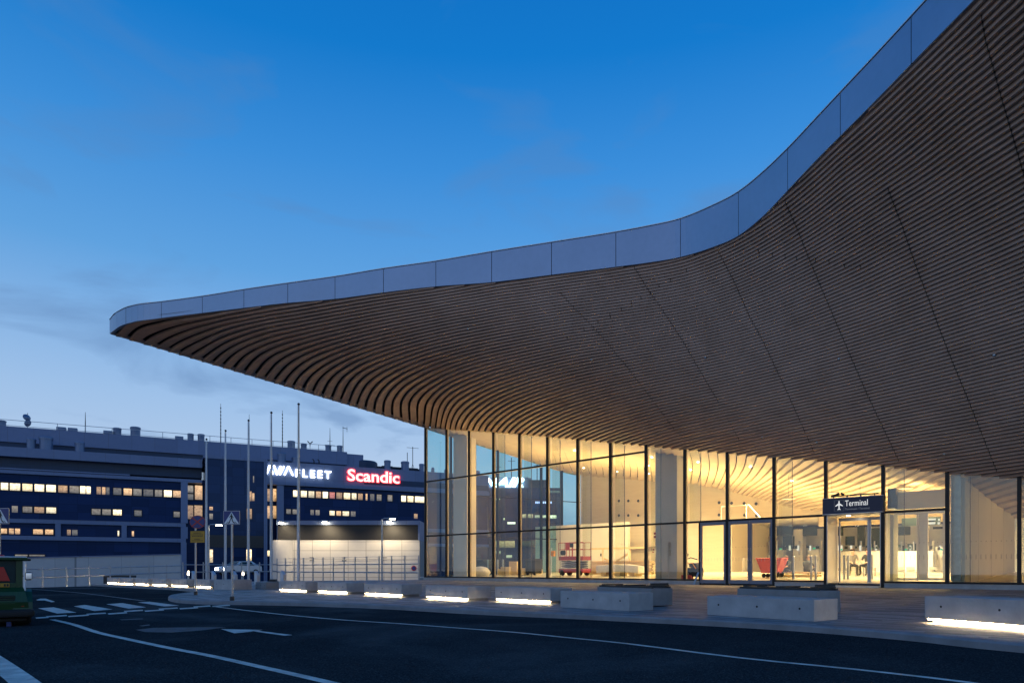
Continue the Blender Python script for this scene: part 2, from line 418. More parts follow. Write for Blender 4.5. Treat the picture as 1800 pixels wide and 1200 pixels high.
fas_top = [(194.5, 562.5), (202, 553), (213, 546), (223, 541), (238, 537), (285, 531), (355, 521.7), (428, 510), (507, 498.5), (590, 487), (675, 473), (767, 460), (865, 443.5), (970, 427), (1083, 409), (1140, 398.5), (1197, 385.5), (1250, 364), (1300, 338), (1345, 302), (1387, 262), (1440, 206), (1480, 163.5), (1540, 100), (1605, 30), (1710, -85), (1900, -300), (2100, -540), (2330, -820)]
def lin(tab, x):
    xs = [p[0] for p in tab]; ys = [p[1] for p in tab]
    return float(np.interp(x, xs, ys))
def pchip(tab):
    xs = np.array([p[0] for p in tab], float); ys = np.array([p[1] for p in tab], float)
    h = np.diff(xs); d = np.diff(ys) / h
    m = np.zeros(len(xs)); m[0] = d[0]; m[-1] = d[-1]
    for i in range(1, len(xs) - 1):
        m[i] = (d[i - 1] * h[i] + d[i] * h[i - 1]) / (h[i - 1] + h[i])
    def f(x):
        i = int(np.clip(np.searchsorted(xs, x) - 1, 0, len(xs) - 2))
        t = (x - xs[i]) / h[i]
        return float((2*t**3-3*t**2+1)*ys[i] + (t**3-2*t**2+t)*h[i]*m[i] + (-2*t**3+3*t**2)*ys[i+1] + (t**3-t**2)*h[i]*m[i+1])
    return f
f_bot, f_top, f_fac = pchip(fas_bot), pchip(fas_top), pchip(fac_top)
def fascia_depth(px): return F0 * (ZTOP - 1) / (HZ - f_top(px))

class Field:
    """smooth height field fitted by least squares on a bilinear grid over bearings"""
    def __init__(self, x0, x1, y0, y1, step):
        self.x0, self.y0, self.h = x0, y0, step
        self.nx = int((x1 - x0) / step) + 2; self.ny = int((y1 - y0) / step) + 2
        self.rows = []; self.rhs = []
    def idx(self, i, j): return j * self.nx + i
    def w(self, x, y):
        fx = (x - self.x0) / self.h; fy = (y - self.y0) / self.h
        i = min(max(int(fx), 0), self.nx - 2); j = min(max(int(fy), 0), self.ny - 2)
        a, b = fx - i, fy - j
        return [(self.idx(i, j), (1-a)*(1-b)), (self.idx(i+1, j), a*(1-b)), (self.idx(i, j+1), (1-a)*b), (self.idx(i+1, j+1), a*b)]
    def add(self, terms, rhs, wt):
        self.rows.append([(k, v * wt) for k, v in terms]); self.rhs.append(rhs * wt)
    def value(self, x, y, z, wt=1.0): self.add(self.w(x, y), z, wt)
    def deriv(self, x, y, dx, dy, val, wt):
        l = math.hypot(dx, dy); e = self.h * .9
        ux, uy = dx / l * e / 2, dy / l * e / 2
        d = {}
        for k, v in self.w(x + ux, y + uy): d[k] = d.get(k, 0) + v / e
        for k, v in self.w(x - ux, y - uy): d[k] = d.get(k, 0) - v / e
        self.add(list(d.items()), val, wt)
    def smooth(self, wt):
        for j in range(self.ny):
            for i in range(self.nx):
                if 0 < i < self.nx - 1: self.add([(self.idx(i-1, j), 1), (self.idx(i, j), -2), (self.idx(i+1, j), 1)], 0, wt)
                if 0 < j < self.ny - 1: self.add([(self.idx(i, j-1), 1), (self.idx(i, j), -2), (self.idx(i, j+1), 1)], 0, wt)
                if i < self.nx - 1 and j < self.ny - 1: self.add([(self.idx(i, j), 1), (self.idx(i+1, j), -1), (self.idx(i, j+1), -1), (self.idx(i+1, j+1), 1)], 0, wt * 1.4)
    def solve(self):
        n = self.nx * self.ny
        A = np.zeros((n, n)); b = np.zeros(n)
        for r, v in zip(self.rows, self.rhs):
            for k1, a1 in r:
                b[k1] += a1 * v
                for k2, a2 in r: A[k1, k2] += a1 * a2
        A += np.eye(n) * 1e-9
        self.g = np.linalg.solve(A, b).reshape(self.ny, self.nx)
        # bicubic smoothing of the grid is done at look-up
    def __call__(self, x, y):
        fx = min(max((x - self.x0) / self.h, 0), self.nx - 1.001); fy = min(max((y - self.y0) / self.h, 0), self.ny - 1.001)
        i, j = int(fx), int(fy); a, b = fx - i, fy - j
        def cw(t): return (-.5*t+t*t-.5*t**3, 1-2.5*t*t+1.5*t**3, .5*t+2*t*t-1.5*t**3, -.5*t*t+.5*t**3)
        wx, wy = cw(a), cw(b); s = 0.0
        for jj in range(4):
            y_ = min(max(j - 1 + jj, 0), self.ny - 1)
            for ii in range(4):
                x_ = min(max(i - 1 + ii, 0), self.nx - 1)
                s += wx[ii] * wy[jj] * self.g[y_, x_]
        return s
def z_fac(px, py): return 1 + (HZ - py) / F0 * fp(fu(px)).y

# directions of the slats, read off the canopy: bearing x, y, slope
SL = """233 590 -1.7|240 578 -1.0|252 567 -.6|258 590 -1.57|267 579 -1.1|280 568 -.71|292 560 -.6|279 597 -2.3|287 585 -1.27|301 571 -.76|320 559 -.6|357 620 -4.7|364 605 -1.36|380 590 -.75|408 574 -.49|453 554 -.415|393 632 -10|398 621 -1.5|409 608 -.87|428 595 -.6|460 580 -.41|445 651 99|448 640 -2|459 626 -1|473 614 -.62|
481 643 -2|492 630 -.87|514 613 -.655|552 593 -.456|596 576 -.33|648 559 -.31|715 541 -.24|539 677 8|541 663 -2.7|551 649 -1|570 633 -.68|600 616 -.5|637 600 -.39|679 585 -.33|725 571 -.26|608 691 17|611 676 -2.1|622 661 -1.04|643 644 -.66|679 626 -.43|725 608 -.34|665 711 1.25|658 699 99|661 687 -2|673 673 -1|695 656 -.57|730 640 -.425|709 731 1.18|703.5 719 99|705.5 705 -2.9|714.5 691 -1|735 676 -.62|
725 555 -.3|787 537 -.27|862 519 -.233|950 499 -.22|725 596 -.35|787 576 -.3|862 555 -.267|950 532 -.235|712 647 -.6|750 629 -.45|812 605 -.333|887 582 -.267|962 564 -.233|751 710 -2.3|765 690 -1|790 670 -.667|827 650 -.444|875 631 -.35|925 615 -.3|975 601 -.25|792 737 99|797 721 -1.75|811 704 -1|835 686 -.583|875 667 -.4|925 650 -.3|975 636 -.25|847 747 -5|855 731 -1.27|875 714 -.7|906 697 -.4|944 684 -.333|981 672 -.267|902 752 -1.375|916 739 -.71|937 727 -.45|975 713 -.325|752 741 1.27|746 731 3.3|746 722 -6|750 712 -1.6|759 702 -.77|785 746 2.7|784 739 99|786 731 -2.5|791 722 -1.2|802 713 -.69|820 703 -.46|846 693 -.32|
1075 693 -.27|1075 715 -.27|1100 740 -.265|1080 765 -.27|1120 770 -.2|964 751 -.5|1008 741 -.35|979 692 -.35|1052 676 -.23|994 631 -.3|1081 609 -.2|1169 593 -.17|1256 574 -.27|1050 550 -.19|1110 560 -.19|1130 530 -.18|1290 480 -.4|1310 500 -.4|1300 525 -.33|994 498 -.2|1081 480 -.2|1169 482 -.23|1256 456 -.37|1150 640 -.175|1200 720 -.16|1250 760 -.15|1500 730 -.17|1500 770 -.15|1500 800 -.125|1500 530 -.34|1500 580 -.29|1500 270 -.66|1500 320 -.58|1750 200 -.57|1750 260 -.53|1750 410 -.43|1750 480 -.36|1750 620 -.255|1750 690 -.22|1650 750 -.125|1650 790 -.115|1650 820 -.11|1525 240 -.65|1700 100 -.62|1790 50 -.62|1600 650 -.22|1650 500 -.35|1600 400 -.45|1600 330 -.5|1400 420 -.51|1330 430 -.44|1450 480 -.42|1350 560 -.33|1300 600 -.28|1400 650 -.23|1300 700 -.19|1400 740 -.16|1300 770 -.13|1200 770 -.16|1850 300 -.5|1900 600 -.27|1900 780 -.13|2000 100 -.6|2000 400 -.42|2100 700 -.2|2250 300 -.45|1100 650 -.21|1200 660 -.18|1000 660 -.27|1150 510 -.2"""
def fit_soffit():
    F = Field(160, 2400, -860, 920, 40)
    for i in range(0, 80):
        px = 748 + (2330 - 748) * i / 79
        F.value(px, f_fac(px), z_fac(px, f_fac(px)), 3.0)
    for i in range(0, 140):
        px = 194.5 + (2330 - 194.5) * i / 139
        Y = fascia_depth(px)
        F.value(px, f_bot(px), 1 + (HZ - f_bot(px)) / F0 * Y, 1.2)
    zt = 1 + (HZ - 585) / F0 * fascia_depth(194.5); zc = z_fac(748, 750.5)
    for i in range(0, 25):
        t = i / 24
        px = 194.5 + (748 - 194.5) * t; py = 585.5 + 165 * t
        # height along the straight edge of the roof in space
        Ya, Yb = fascia_depth(194.5), P0.y
        Xa, Xb = (194.5 - CX) / F0 * Ya, P0.x
        q = (px - CX) / F0
        s = (q * Ya - Xa) / ((Xb - Xa) - q * (Yb - Ya))
        F.value(px, py, zt + (zc - zt) * s, 1.5)
    for rec in SL.replace('\n', '').split('|'):
        x, y, s = map(float, rec.split())
        F.deriv(x, y, 1.0, s, 0.0, 22.0)
    # a few measured slat spacings
    for x, y, sp in ((1650, 790, 5.5), (1500, 770, 5.2), (1500, 550, 7.3), (1500, 290, 9.8), (1100, 550, 6.4), (1100, 740, 5.6), (1750, 230, 13.7), (1750, 450, 9.3), (1750, 650, 7.1), (1300, 490, 6.9), (900, 570, 6.8)):
        F.deriv(x, y, 0.0, 1.0, -.134 * S / sp, 10.0)
    F.smooth(.35)
    F.solve()
    return F
FS = fit_soffit()
DZ = .134 * S

def iso_soffit(cols, rows, lo, hi, field, bandgap, mb, back, dz, zfix=None):
    """stepped timber layers: flat undersides between height lines plus upright faces, from a grid over the surface"""
    P = []
    for cx in cols:
        a, b = lo(cx), hi(cx); line = []
        for r in rows:
            py = a + (b - a) * r
            z = field(cx, py)
            Y = F0 * (z - 1) / (HZ - py)
            line.append(((cx - CX) / F0 * Y, Y, z))
        P.append(line)
    def clip(poly, lev, keep_above):
        out = []
        for i in range(len(poly)):
            p, q = poly[i], poly[(i + 1) % len(poly)]
            a = p[2] - lev; b = q[2] - lev
            if not keep_above: a, b = -a, -b
            if a >= 0: out.append(p)
            if (a > 0 and b < 0) or (a < 0 and b > 0):
                t = a / (a - b); out.append(tuple(p[k] + (q[k] - p[k]) * t for k in range(3)))
        return out
    for i in range(len(P) - 1):
        for j in range(len(P[0]) - 1):
            q = (P[i][j], P[i+1][j], P[i+1][j+1], P[i][j+1])
            for tri in ((q[0], q[1], q[2]), (q[0], q[2], q[3])):
                back.poly([(p[0], p[1], p[2] + dz * 1.55) for p in tri])
                z0 = min(p[2] for p in tri); z1 = max(p[2] for p in tri)
                for L_ in range(int(math.floor(z0 / dz)), int(math.floor(z1 / dz)) + 1):
                    zi = L_ * dz
                    pl = clip(clip(list(tri), zi + bandgap * dz, True), zi + dz, False)
                    if len(pl) >= 3: mb.poly([(p[0], p[1], zi) for p in pl], 0)
                    lev = zi + dz
                    if z0 < lev < z1:
                        pts = []
                        for a, b in ((0, 1), (1, 2), (2, 0)):
                            A, B = tri[a], tri[b]
                            if (A[2] - lev) * (B[2] - lev) < 0:
                                t = (lev - A[2]) / (B[2] - A[2]); pts.append((A[0] + (B[0] - A[0]) * t, A[1] + (B[1] - A[1]) * t))
                        if len(pts) == 2:
                            (xa, ya), (xb, yb) = pts
                            mb.poly([(xa, ya, zi), (xb, yb, zi), (xb, yb, zi + dz * 1.25), (xa, ya, zi + dz * 1.25)], 0)
    return P

def low(px):
    if px < 748: return 585.5 + (px - 194.5) * 165 / 553.5
    return f_fac(px)
cols = [194.5 + 1.2] + [200 + 5.5 * i for i in range(0, 18)] 
while cols[-1] < 2320: cols.append(cols[-1] + (6.5 if cols[-1] < 1820 else 14))
rows = [i / 84 for i in range(85)]
mb, bk = MB(), MB()
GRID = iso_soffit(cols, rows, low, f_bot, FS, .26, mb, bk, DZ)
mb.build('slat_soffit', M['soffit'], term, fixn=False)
bk.build('soffit_backing', M['void'], term, fixn=False)

# fascia: metal panels at a constant roof height, one part per panel
joints = [194.5, 223, 285, 357, 430, 507, 590, 675, 767, 865, 970, 1083, 1197, 1300, 1387, 1480, 1605, 1760, 1950, 2160, 2325]
def fpt(px):
    Y = fascia_depth(px); return (px - CX) / F0 * Y, Y, 1 + (HZ - f_bot(px)) / F0 * Y
for a, b in zip(joints[:-1], joints[1:]):
    n = max(5, int((b - a) / 9)); m = MB(); g = .0045
    xs = [a + (b - a) * i / n for i in range(n + 1)]
    P = [fpt(x) for x in xs]
    for k, s in ((0, 1), (-1, -1)):
        i, j = (0, 1) if k == 0 else (-1, -2)
        d = Vector(P[j]) - Vector(P[i]); d.normalize(); d *= .012
        P[i] = tuple(Vector(P[i]) + d)
    for p, q in zip(P[:-1], P[1:]):
        d = Vector((q[0] - p[0], q[1] - p[1], 0)); nrm = Vector((d.y, -d.x, 0)).normalized()
        if nrm.y > 0: nrm = -nrm
        t = nrm * .05
        o1, o2 = Vector(p), Vector(q)
        zp, zq = ZTOP - .02, ZTOP - .02
        A = [o1 + t + Vector((0, 0, -.05)), o2 + t + Vector((0, 0, -.05)), Vector((q[0], q[1], zq)) + t, Vector((p[0], p[1], zp)) + t]
        m.poly(A)
        m.poly([o1 + t + Vector((0, 0, -.05)), o2 + t + Vector((0, 0, -.05)), o2 - t * 2 + Vector((0, 0, -.05)), o1 - t * 2 + Vector((0, 0, -.05))])
    m.build('fascia_panel', M['fascia'], term, fixn=False)
# backing strip behind the panel joints, coping on top
m, m2 = MB(), MB()
xs = [194.5 + (2325 - 194.5) * i / 260 for i in range(261)]
PP = [fpt(x) for x in xs]
for p, q in zip(PP[:-1], PP[1:]):
    d = Vector((q[0] - p[0], q[1] - p[1], 0)); nrm = Vector((d.y, -d.x, 0)).normalized()
    if nrm.y > 0: nrm = -nrm
    t = nrm * -.05
    m.poly([Vector(p) + t, Vector(q) + t, Vector((q[0], q[1], ZTOP - .03)) + t, Vector((p[0], p[1], ZTOP - .03)) + t])
    t = nrm * .075
    a, b = Vector((p[0], p[1], ZTOP)) + t, Vector((q[0], q[1], ZTOP)) + t
    m2.poly([a, b, b + Vector((0, 0, .03)), a + Vector((0, 0, .03))])
    m2.poly([a + Vector((0, 0, .03)), b + Vector((0, 0, .03)), b - t * 3 + Vector((0, 0, .03)), a - t * 3 + Vector((0, 0, .03))])
    m2.poly([a, b, b - t * .4, a - t * .4])
m.build('fascia_backing', M['void'], term, fixn=False)
m2.build('roof_coping', M['trim'], term, fixn=False)

# straight roof edge running back to the glass corner and on along the side glazing
T0 = Vector(fpt(194.5)); C0 = Vector((P0.x, P0.y, z_fac(748, 750.5)))
sdir = (C0 - T0); sd2 = Vector((sdir.x, sdir.y, 0)).normalized()
out2 = Vector((-sd2.y, sd2.x, 0))
if out2.x > 0: out2 = -out2
m = MB()
m.poly([T0 + Vector((0, 0, -.03)), C0 + Vector((0, 0, -.03)), Vector((C0.x, C0.y, ZTOP)), Vector((T0.x, T0.y, ZTOP))])
m.build('fascia_side_panel', M['fascia'], term)
m = MB(); m.tube([T0 + Vector((0, 0, -.03)) + out2 * .02, C0 + Vector((0, 0, -.03)) + out2 * .02], .035, 6)
m.build('drip_edge', M['trim'], term)
# flat border board just inside that edge
m = MB()
inn = -out2
for i in range(24):
    a, b = i / 24, (i + 1) / 24
    pa, pb = T0.lerp(C0, a), T0.lerp(C0, b)
    dn = Vector((0, 0, -.01))
    m.poly([pa + dn, pb + dn, pb + inn * .62 + dn + Vector((0, 0, -.012)), pa + inn * .62 * min(1, .3 + a * 6) + dn + Vector((0, 0, -.012))])
m.build('soffit_border', M['soffit'], term)
for pxl in (213, 265, 313, 360, 404, 447, 488, 526, 563, 598, 632, 665, 696, 726):
    q = (pxl - CX) / F0
    s = (q * T0.y - T0.x) / (sdir.x - q * sdir.y)
    p = T0 + sdir * s + inn * .15
    m = MB(); m.box(-.03, .03, -.03, .03, -.10, .22)
    o = m.build('soffit_bracket', M['trim'], term); o.location = p
# roof deck above everything
m = MB()
Q2 = C0 + sd2 * 26
outline = [(p[0], p[1]) for p in PP] 
ring = [Vector((x, y, ZTOP - .01)) for x, y in outline] + [Vector((45, 20, ZTOP - .01)), Vector((60, 60, ZTOP - .01)), Vector((Q2.x, Q2.y, ZTOP - .01)), Vector((C0.x, C0.y, ZTOP - .01))]
bm = bmesh.new(); vs = [bm.verts.new(v) for v in ring]; es = [bm.edges.new((vs[i], vs[(i+1) % len(vs)])) for i in range(len(vs))]
bmesh.ops.triangle_fill(bm, use_beauty=True, edges=es)
me = bpy.data.meshes.new('roof_deck'); bm.to_mesh(me); bm.free(); me.materials.append(M['roof'])
o = bpy.data.objects.new('roof_deck', me); COL.objects.link(o); o.parent = term
# small joint lines and detectors on the soffit
def soffit_pt(px, py):
    z = FS(px, py); Y = F0 * (z - 1) / (HZ - py); return Vector(((px - CX) / F0 * Y, Y, z))
for px, py in ((851, 669), (823, 576), (930, 666), (1040, 630), (1475, 628), (1748, 621), (1340, 766), (1660, 795), (1240, 626), (1436, 775)):
    m = MB(); m.lathe([(.05, 0), (.05, -.05), (.03, -.07)], (0, 0, 0), 10)
    o = m.build('soffit_sensor', M['steel'], term); o.location = soffit_pt(px, py) + Vector((0, 0, -.02))

# panel seams across the slats and short service joints
def seam(pts, step=.6, wd=.011, name='soffit_seam'):
    m = MB(); D = []
    for (x0, y0), (x1, y1) in zip(pts[:-1], pts[1:]):
        n = max(1, int(math.hypot(x1 - x0, y1 - y0) / step))
        D += [(x0 + (x1 - x0) * i / n, y0 + (y1 - y0) * i / n) for i in range(n)]
    D.append(pts[-1]); prev = None
    W3 = [soffit_pt(*d) for d in D]
    for i, p in enumerate(W3):
        zi = math.floor(p.z / DZ) * DZ
        a = W3[max(0, i - 3)]; b = W3[min(len(W3) - 1, i + 3)]
        t = Vector((b.x - a.x, b.y - a.y, 0)).normalized(); s = Vector((-t.y, t.x, 0)) * wd
        cur = (Vector((p.x, p.y, zi - .004)), s, zi)
        if prev:
            if abs(prev[2] - zi) < 1e-6: m.poly([prev[0] - prev[1], prev[0] + prev[1], cur[0] + s, cur[0] - s])
            else:
                back = Vector((-p.x, -p.y, 0)).normalized() * .012
                q0, q1 = Vector((p.x, p.y, min(prev[2], zi))) + back, Vector((p.x, p.y, max(prev[2], zi))) + back
                m.poly([q0 - s, q0 + s, q1 + s, q1 - s])
        prev = cur
    return m.build(name, M['void'], term, fixn=False)
SEAMS = [[(984, 511), (1004, 534), (1037, 567), (1064, 597), (1101, 641), (1147, 701), (1185, 752)],
         [(1114, 467), (1142, 511), (1174, 557), (1204, 604), (1234, 656), (1257, 694), (1300, 772)],
         [(1261, 437), (1274, 461), (1291, 494), (1317, 554), (1341, 597), (1385, 690), (1432, 795)],
         [(1380, 352), (1400, 397), (1422, 452), (1445, 507), (1472, 570), (1498, 630), (1525, 692), (1555, 755), (1580, 807)],
         [(1560, 327), (1585, 392), (1610, 465), (1635, 530), (1652, 577), (1673, 630), (1700, 695), (1728, 765), (1752, 825)],
         [(1725, 25), (1732, 66), (1747, 120), (1762, 175), (1777, 225), (1790, 270), (1812, 345), (1850, 480)]]
for s_ in SEAMS: seam(s_)
for x, y in [(950 + a / 3.43, 440 + b / 3.43) for a, b in ((880, 115), (783, 165), (715, 205), (660, 245), (605, 275), (548, 310), (488, 345), (420, 385), (347, 420), (262, 465), (160, 515))] + [(1250 + a / 4, 280 + b / 4) for a, b in ((335, 645), (430, 660), (520, 670), (600, 688), (735, 700), (830, 715), (935, 730), (1050, 742))]:
    seam([(x - .6, y - 3.4), (x + .6, y + 3.4)], .4, .011, 'service_joint')
# ------------------------------------------------------------------ text helper
def text_mesh(name, s, size, mat, origin, xdir, up=(0, 0, 1), extrude=.01, parent=None, offset=0.0, width=None, shear=0.0, bold=0.0, spacing=1.0):
    cu = bpy.data.curves.new(name, 'FONT'); cu.body = s; cu.size = size; cu.extrude = extrude; cu.offset = offset + bold
    cu.shear = shear; cu.space_character = spacing; cu.resolution_u = 3
    ob = bpy.data.objects.new(name, cu); COL.objects.link(ob)
    dg = bpy.context.evaluated_depsgraph_get(); dg.update()
    me = bpy.data.meshes.new_from_object(ob.evaluated_get(dg)); me.name = name
    bpy.data.objects.remove(ob); bpy.data.curves.remove(cu)
    x = Vector(xdir).normalized(); y = Vector(up); z = x.cross(y).normalized()
    co_ = np.array([v.co[:] for v in me.vertices])
    k = 1.0
    if width: k = width / (co_[:, 0].max() - co_[:, 0].min()); 
    mat4 = Matrix(((x.x, y.x, z.x, 0), (x.y, y.y, z.y, 0), (x.z, y.z, z.z, 0), (0, 0, 0, 1)))
    me.transform(Matrix.Scale(k, 4, Vector((1, 0, 0)))); me.transform(mat4)
    me.materials.clear(); me.materials.append(mat)
    o = bpy.data.objects.new(name, me); COL.objects.link(o); o.location = origin; o.parent = parent
    return o

# ------------------------------------------------------------------ facade
U3 = Vector((U.x, U.y, 0)); N3 = Vector((NI.x, NI.y, 0)); P3 = Vector((P0.x, P0.y, 0)); ZV = Vector((0, 0, 1))
def fq(u, n, z): return P3 + U3 * u + N3 * n + ZV * z
def fun(px, n):
    q = (px - CX) / F0; b = P0 + NI * n
    return (q * b.y - b.x) / (U.x - q * U.y)
def fzn(px, py, n):
    Y = (P0 + NI * n + U * fun(px, n)).y
    return 1 + (HZ - py) / F0 * Y
def fbox(mb_, u0, u1, n0, n1, z0, z1, mi=0):
    mb_.obox(fq(u0, n0, z0), U3 * (u1 - u0), N3 * (n1 - n0), ZV * (z1 - z0), mi)
def pbox(mb_, px0, px1, y0, y1, n, depth, mi=0):
    u0, u1 = fun(px0, n), fun(px1, n); pm = (px0 + px1) / 2
    fbox(mb_, u0, u1, n, n + depth, fzn(pm, y1, n), fzn(pm, y0, n), mi)
NK = 19
def ztop(u):
    p = fp(u); px = CX + F0 * p.x / p.y
    return 1 + (HZ - f_fac(min(px, 2330))) / F0 * p.y
M['frame'] = plain('door_frame_grey', (.2, .2, .235), .4, 0, .1)
uk = [PITCH * k for k in range(NK)]
DOOR_U0 = fu(1231)
for k in range(NK):
    zt = ztop(uk[k]); m = MB()
    z0 = ZSILL - .1 if k not in (10, 11, 12, 13) else ZG
    fbox(m, uk[k] - .06, uk[k] + .06, -.07, .015, z0, zt + .06, 0)
    fbox(m, uk[k] - .045, uk[k] + .045, .03, .15, z0, zt + .06, 1)
    m.build('mullion', [M['mull'], M['mullin']], term)
opening = {9: 'half', 10: 'door', 12: 'entrance'}
# bottom plinth and sill
for a, b in ((-.1, DOOR_U0), (uk[11] + .06, uk[12] - .06), (uk[13] + .06, uk[18])):
    m = MB(); fbox(m, a, b, -.10, .3, ZG - .25, ZSILL - .07); fbox(m, a, b, -.13, .02, ZSILL - .075, ZSILL - .045)
    m.build('plinth', M['concrete'], term)
    m = MB(); fbox(m, a, b, -.06, .20, ZSILL - .04, ZSILL + .035); m.build('sill_rail', M['mull'], term)
for k in range(NK - 1):
    a, b = uk[k] + .062, uk[k + 1] - .062
    za, zb = ztop(uk[k]), ztop(uk[k + 1])
    hasT2 = zb > ZT2 + .02
    def pane(z0, z1a, z1b, ua=a, ub=b, n=0.0):
        m = MB(); m.poly([fq(ua, n, z0), fq(ub, n, z0), fq(ub, n, z1b), fq(ua, n, z1a)])
        return m.build('glass_pane', M['glass'], term, fixn=False)
    def rail(z, ua=a, ub=b, h=.045):
        m = MB(); fbox(m, ua, ub, -.05, .012, z - h, z + h, 0); fbox(m, ua, ub, .02, .16, z - h * .8, z + h * .8, 1)
        return m.build('transom', [M['mull'], M['mullin']], term)
    if k == 12:
        pane(3.80, za + .1, zb + .1)
        continue
    if k == 10: pass
    elif k == 9:
        pane(ZSILL + .035, ZT1 - .045, ZT1 - .045, a, DOOR_U0 - .01)
    elif k < 14:
        pane(ZSILL + .035, ZT1 - .045, ZT1 - .045)
    if k >= 14:
        pane(ZSILL + .035, za + .1, zb + .1)
        continue
    rail(ZT1)
    if hasT2:
        rail(ZT2); pane(ZT1 + .045, ZT2 - .045, ZT2 - .045); pane(ZT2 + .045, za + .1, zb + .1)
    else:
        pane(ZT1 + .045, za + .1, zb + .1)
# hinged glass doors
def leaf(u0, u1, handle_at):
    d = bpy.data.objects.new('door', None); COL.objects.link(d); d.parent = term
    m = MB(); w_ = .085; z0, z1 = ZG + .07, ZT1 - .05
    fbox(m, u0, u0 + w_, -.06, .03, z0, z1); fbox(m, u1 - w_, u1, -.06, .03, z0, z1)
    fbox(m, u0 + w_, u1 - w_, -.055, .028, z0, z0 + .16); fbox(m, u0 + w_, u1 - w_, -.055, .028, z1 - .14, z1)
    m.build('frame', M['frame'], d)
    m = MB(); m.poly([fq(u0 + w_, -.02, z0 + .16), fq(u1 - w_, -.02, z0 + .16), fq(u1 - w_, -.02, z1 - .14), fq(u0 + w_, -.02, z1 - .14)])
    m.build('glass', M['glass_door'], d, fixn=False)
    m = MB(); h = u0 + w_ * .5 if handle_at < 0 else u1 - w_ * .5
    zc = (z0 + z1) / 2 - .1
    m.tube([fq(h, -.07, zc - .28), fq(h, -.12, zc - .25), fq(h, -.12, zc + .25), fq(h, -.07, zc + .28)], .016, 8)
    m.build('handle', M['alu'], d)
    return d
leaf(DOOR_U0 + .02, uk[10] - .07, -1)
um = (uk[10] + uk[11]) / 2
leaf(uk[10] + .07, um - .008, 1); leaf(um + .008, uk[11] - .07, -1)
m = MB(); fbox(m, DOOR_U0 - .05, DOOR_U0 + .015, -.07, .05, ZG, ZT1 - .05); m.build('door_jamb', M['mull'], term)
# sliding entrance, set back behind a lined porch
ND = 1.15
m = MB(); ua, ub = uk[12] + .062, uk[13] - .062
fbox(m, ua, ua + .03, -.1, ND, ZG, 3.14); fbox(m, ub - .03, ub, -.1, ND, ZG, 3.14); fbox(m, ua, ub, -.05, ND, 3.14, 3.19)
m.build('entrance_lining', M['alu'], term)
for i, (a, b) in enumerate(((ua + .08, ua + .62 * (ub - ua)), (ua + .60 * (ub - ua), ub - .05))):
    d = bpy.data.objects.new('sliding_door', None); COL.objects.link(d); d.parent = term
    n0 = ND - .06 + .05 * i; m = MB(); z0, z1 = ZG + .1, 3.1; w_ = .06 if i == 0 else .10
    fbox(m, a, a + w_, n0, n0 + .045, z0, z1); fbox(m, b - w_, b, n0, n0 + .045, z0, z1)
    fbox(m, a + w_, b - w_, n0 + .003, n0 + .042, z0, z0 + .09); fbox(m, a + w_, b - w_, n0 + .003, n0 + .042, z1 - .12, z1)
    m.build('frame', M['alu'], d)
    m = MB(); m.poly([fq(a + w_, n0 + .02, z0 + .09), fq(b - w_, n0 + .02, z0 + .09), fq(b - w_, n0 + .02, z1 - .12), fq(a + w_, n0 + .02, z1 - .12)])
    m.build('glass', M['glass_door'], d, fixn=False)
m = MB(); m.lathe([(.07, 0), (.07, -.015)], (0, 0, 0), 12); o = m.build('porch_downlight', M['lamp2'], term); o.location = fq((ua + ub) / 2 - .3, .35, 3.135)
m = MB(); fbox(m, ua, ub, -.35, ND, ZG - .1, ZG + .06); m.build('threshold', M['cream'], term)

# sign over the entrance
sg = thing('entrance_sign', fq(uk[12], 0, 3.2), 0, 'dark blue sign reading Terminal with a white aircraft symbol above the sliding entrance', 'sign')
def sgp(u, n, z): return U3 * u + N3 * n + ZV * z
m = MB(); m.obox(sgp(-.05, -.24, 0), U3 * 2.2, N3 * .16, ZV * .6); m.build('panel', M['navy'], sg)
m = MB(); m.obox(sgp(-.06, -.25, -.03), U3 * 2.22, N3 * .19, ZV * .03); m.obox(sgp(-.06, -.25, .6), U3 * 2.22, N3 * .19, ZV * .02); m.build('frame', M['steel'], sg)
text_mesh('lettering', 'Terminal', .33, M['white_letters'], sgp(.80, -.245, .27), U3, extrude=.003, parent=sg, width=.82)
text_mesh('lettering', 'Terminaali / Terminal', .115, M['dim_letters'], sgp(.80, -.245, .115), U3, extrude=.002, parent=sg, width=.88)
pl = [(0, .24), (.022, .20), (.025, .13), (.13, .04), (.13, .005), (.025, .05), (.018, -.07), (.055, -.11), (.055, -.135), (0, -.115)]
pl = pl + [(-x, y) for x, y in reversed(pl[1:-1])]
m = MB(); m.poly([sgp(.58 + x * 1.05, -.243, .27 + y) for x, y in pl]); m.build('aircraft_symbol', M['white_letters'], sg, fixn=False)
m = MB()
for t0, t1 in (((.40, .10), (.40, .52)), ((.76, .10), (.76, .52)), ((.40, .10), (.76, .10)), ((.40, .52), (.76, .52))):
    m.tube([sgp(t0[0], -.242, t0[1]), sgp(t1[0], -.242, t1[1])], .004, 4)
m.build('symbol_border', M['dim_letters'], sg)
# cameras and cable tray on top of the sign
m = MB()
m.obox(sgp(.25, -.1, .68), U3 * 1.7, N3 * .06, ZV * .05)
for x in (.3, .8, 1.3, 1.8): m.obox(sgp(x, -.08, .62), U3 * .04, N3 * .04, ZV * .08)
m.tube([sgp(.25, -.12, .70), sgp(.42, -.12, .74), sgp(.55, -.12, .80)], .05, 8); m.tube([sgp(.62, -.14, .80), sgp(.72, -.14, .73)], .045, 8)
m.build('cable_tray', M['dark'], sg)

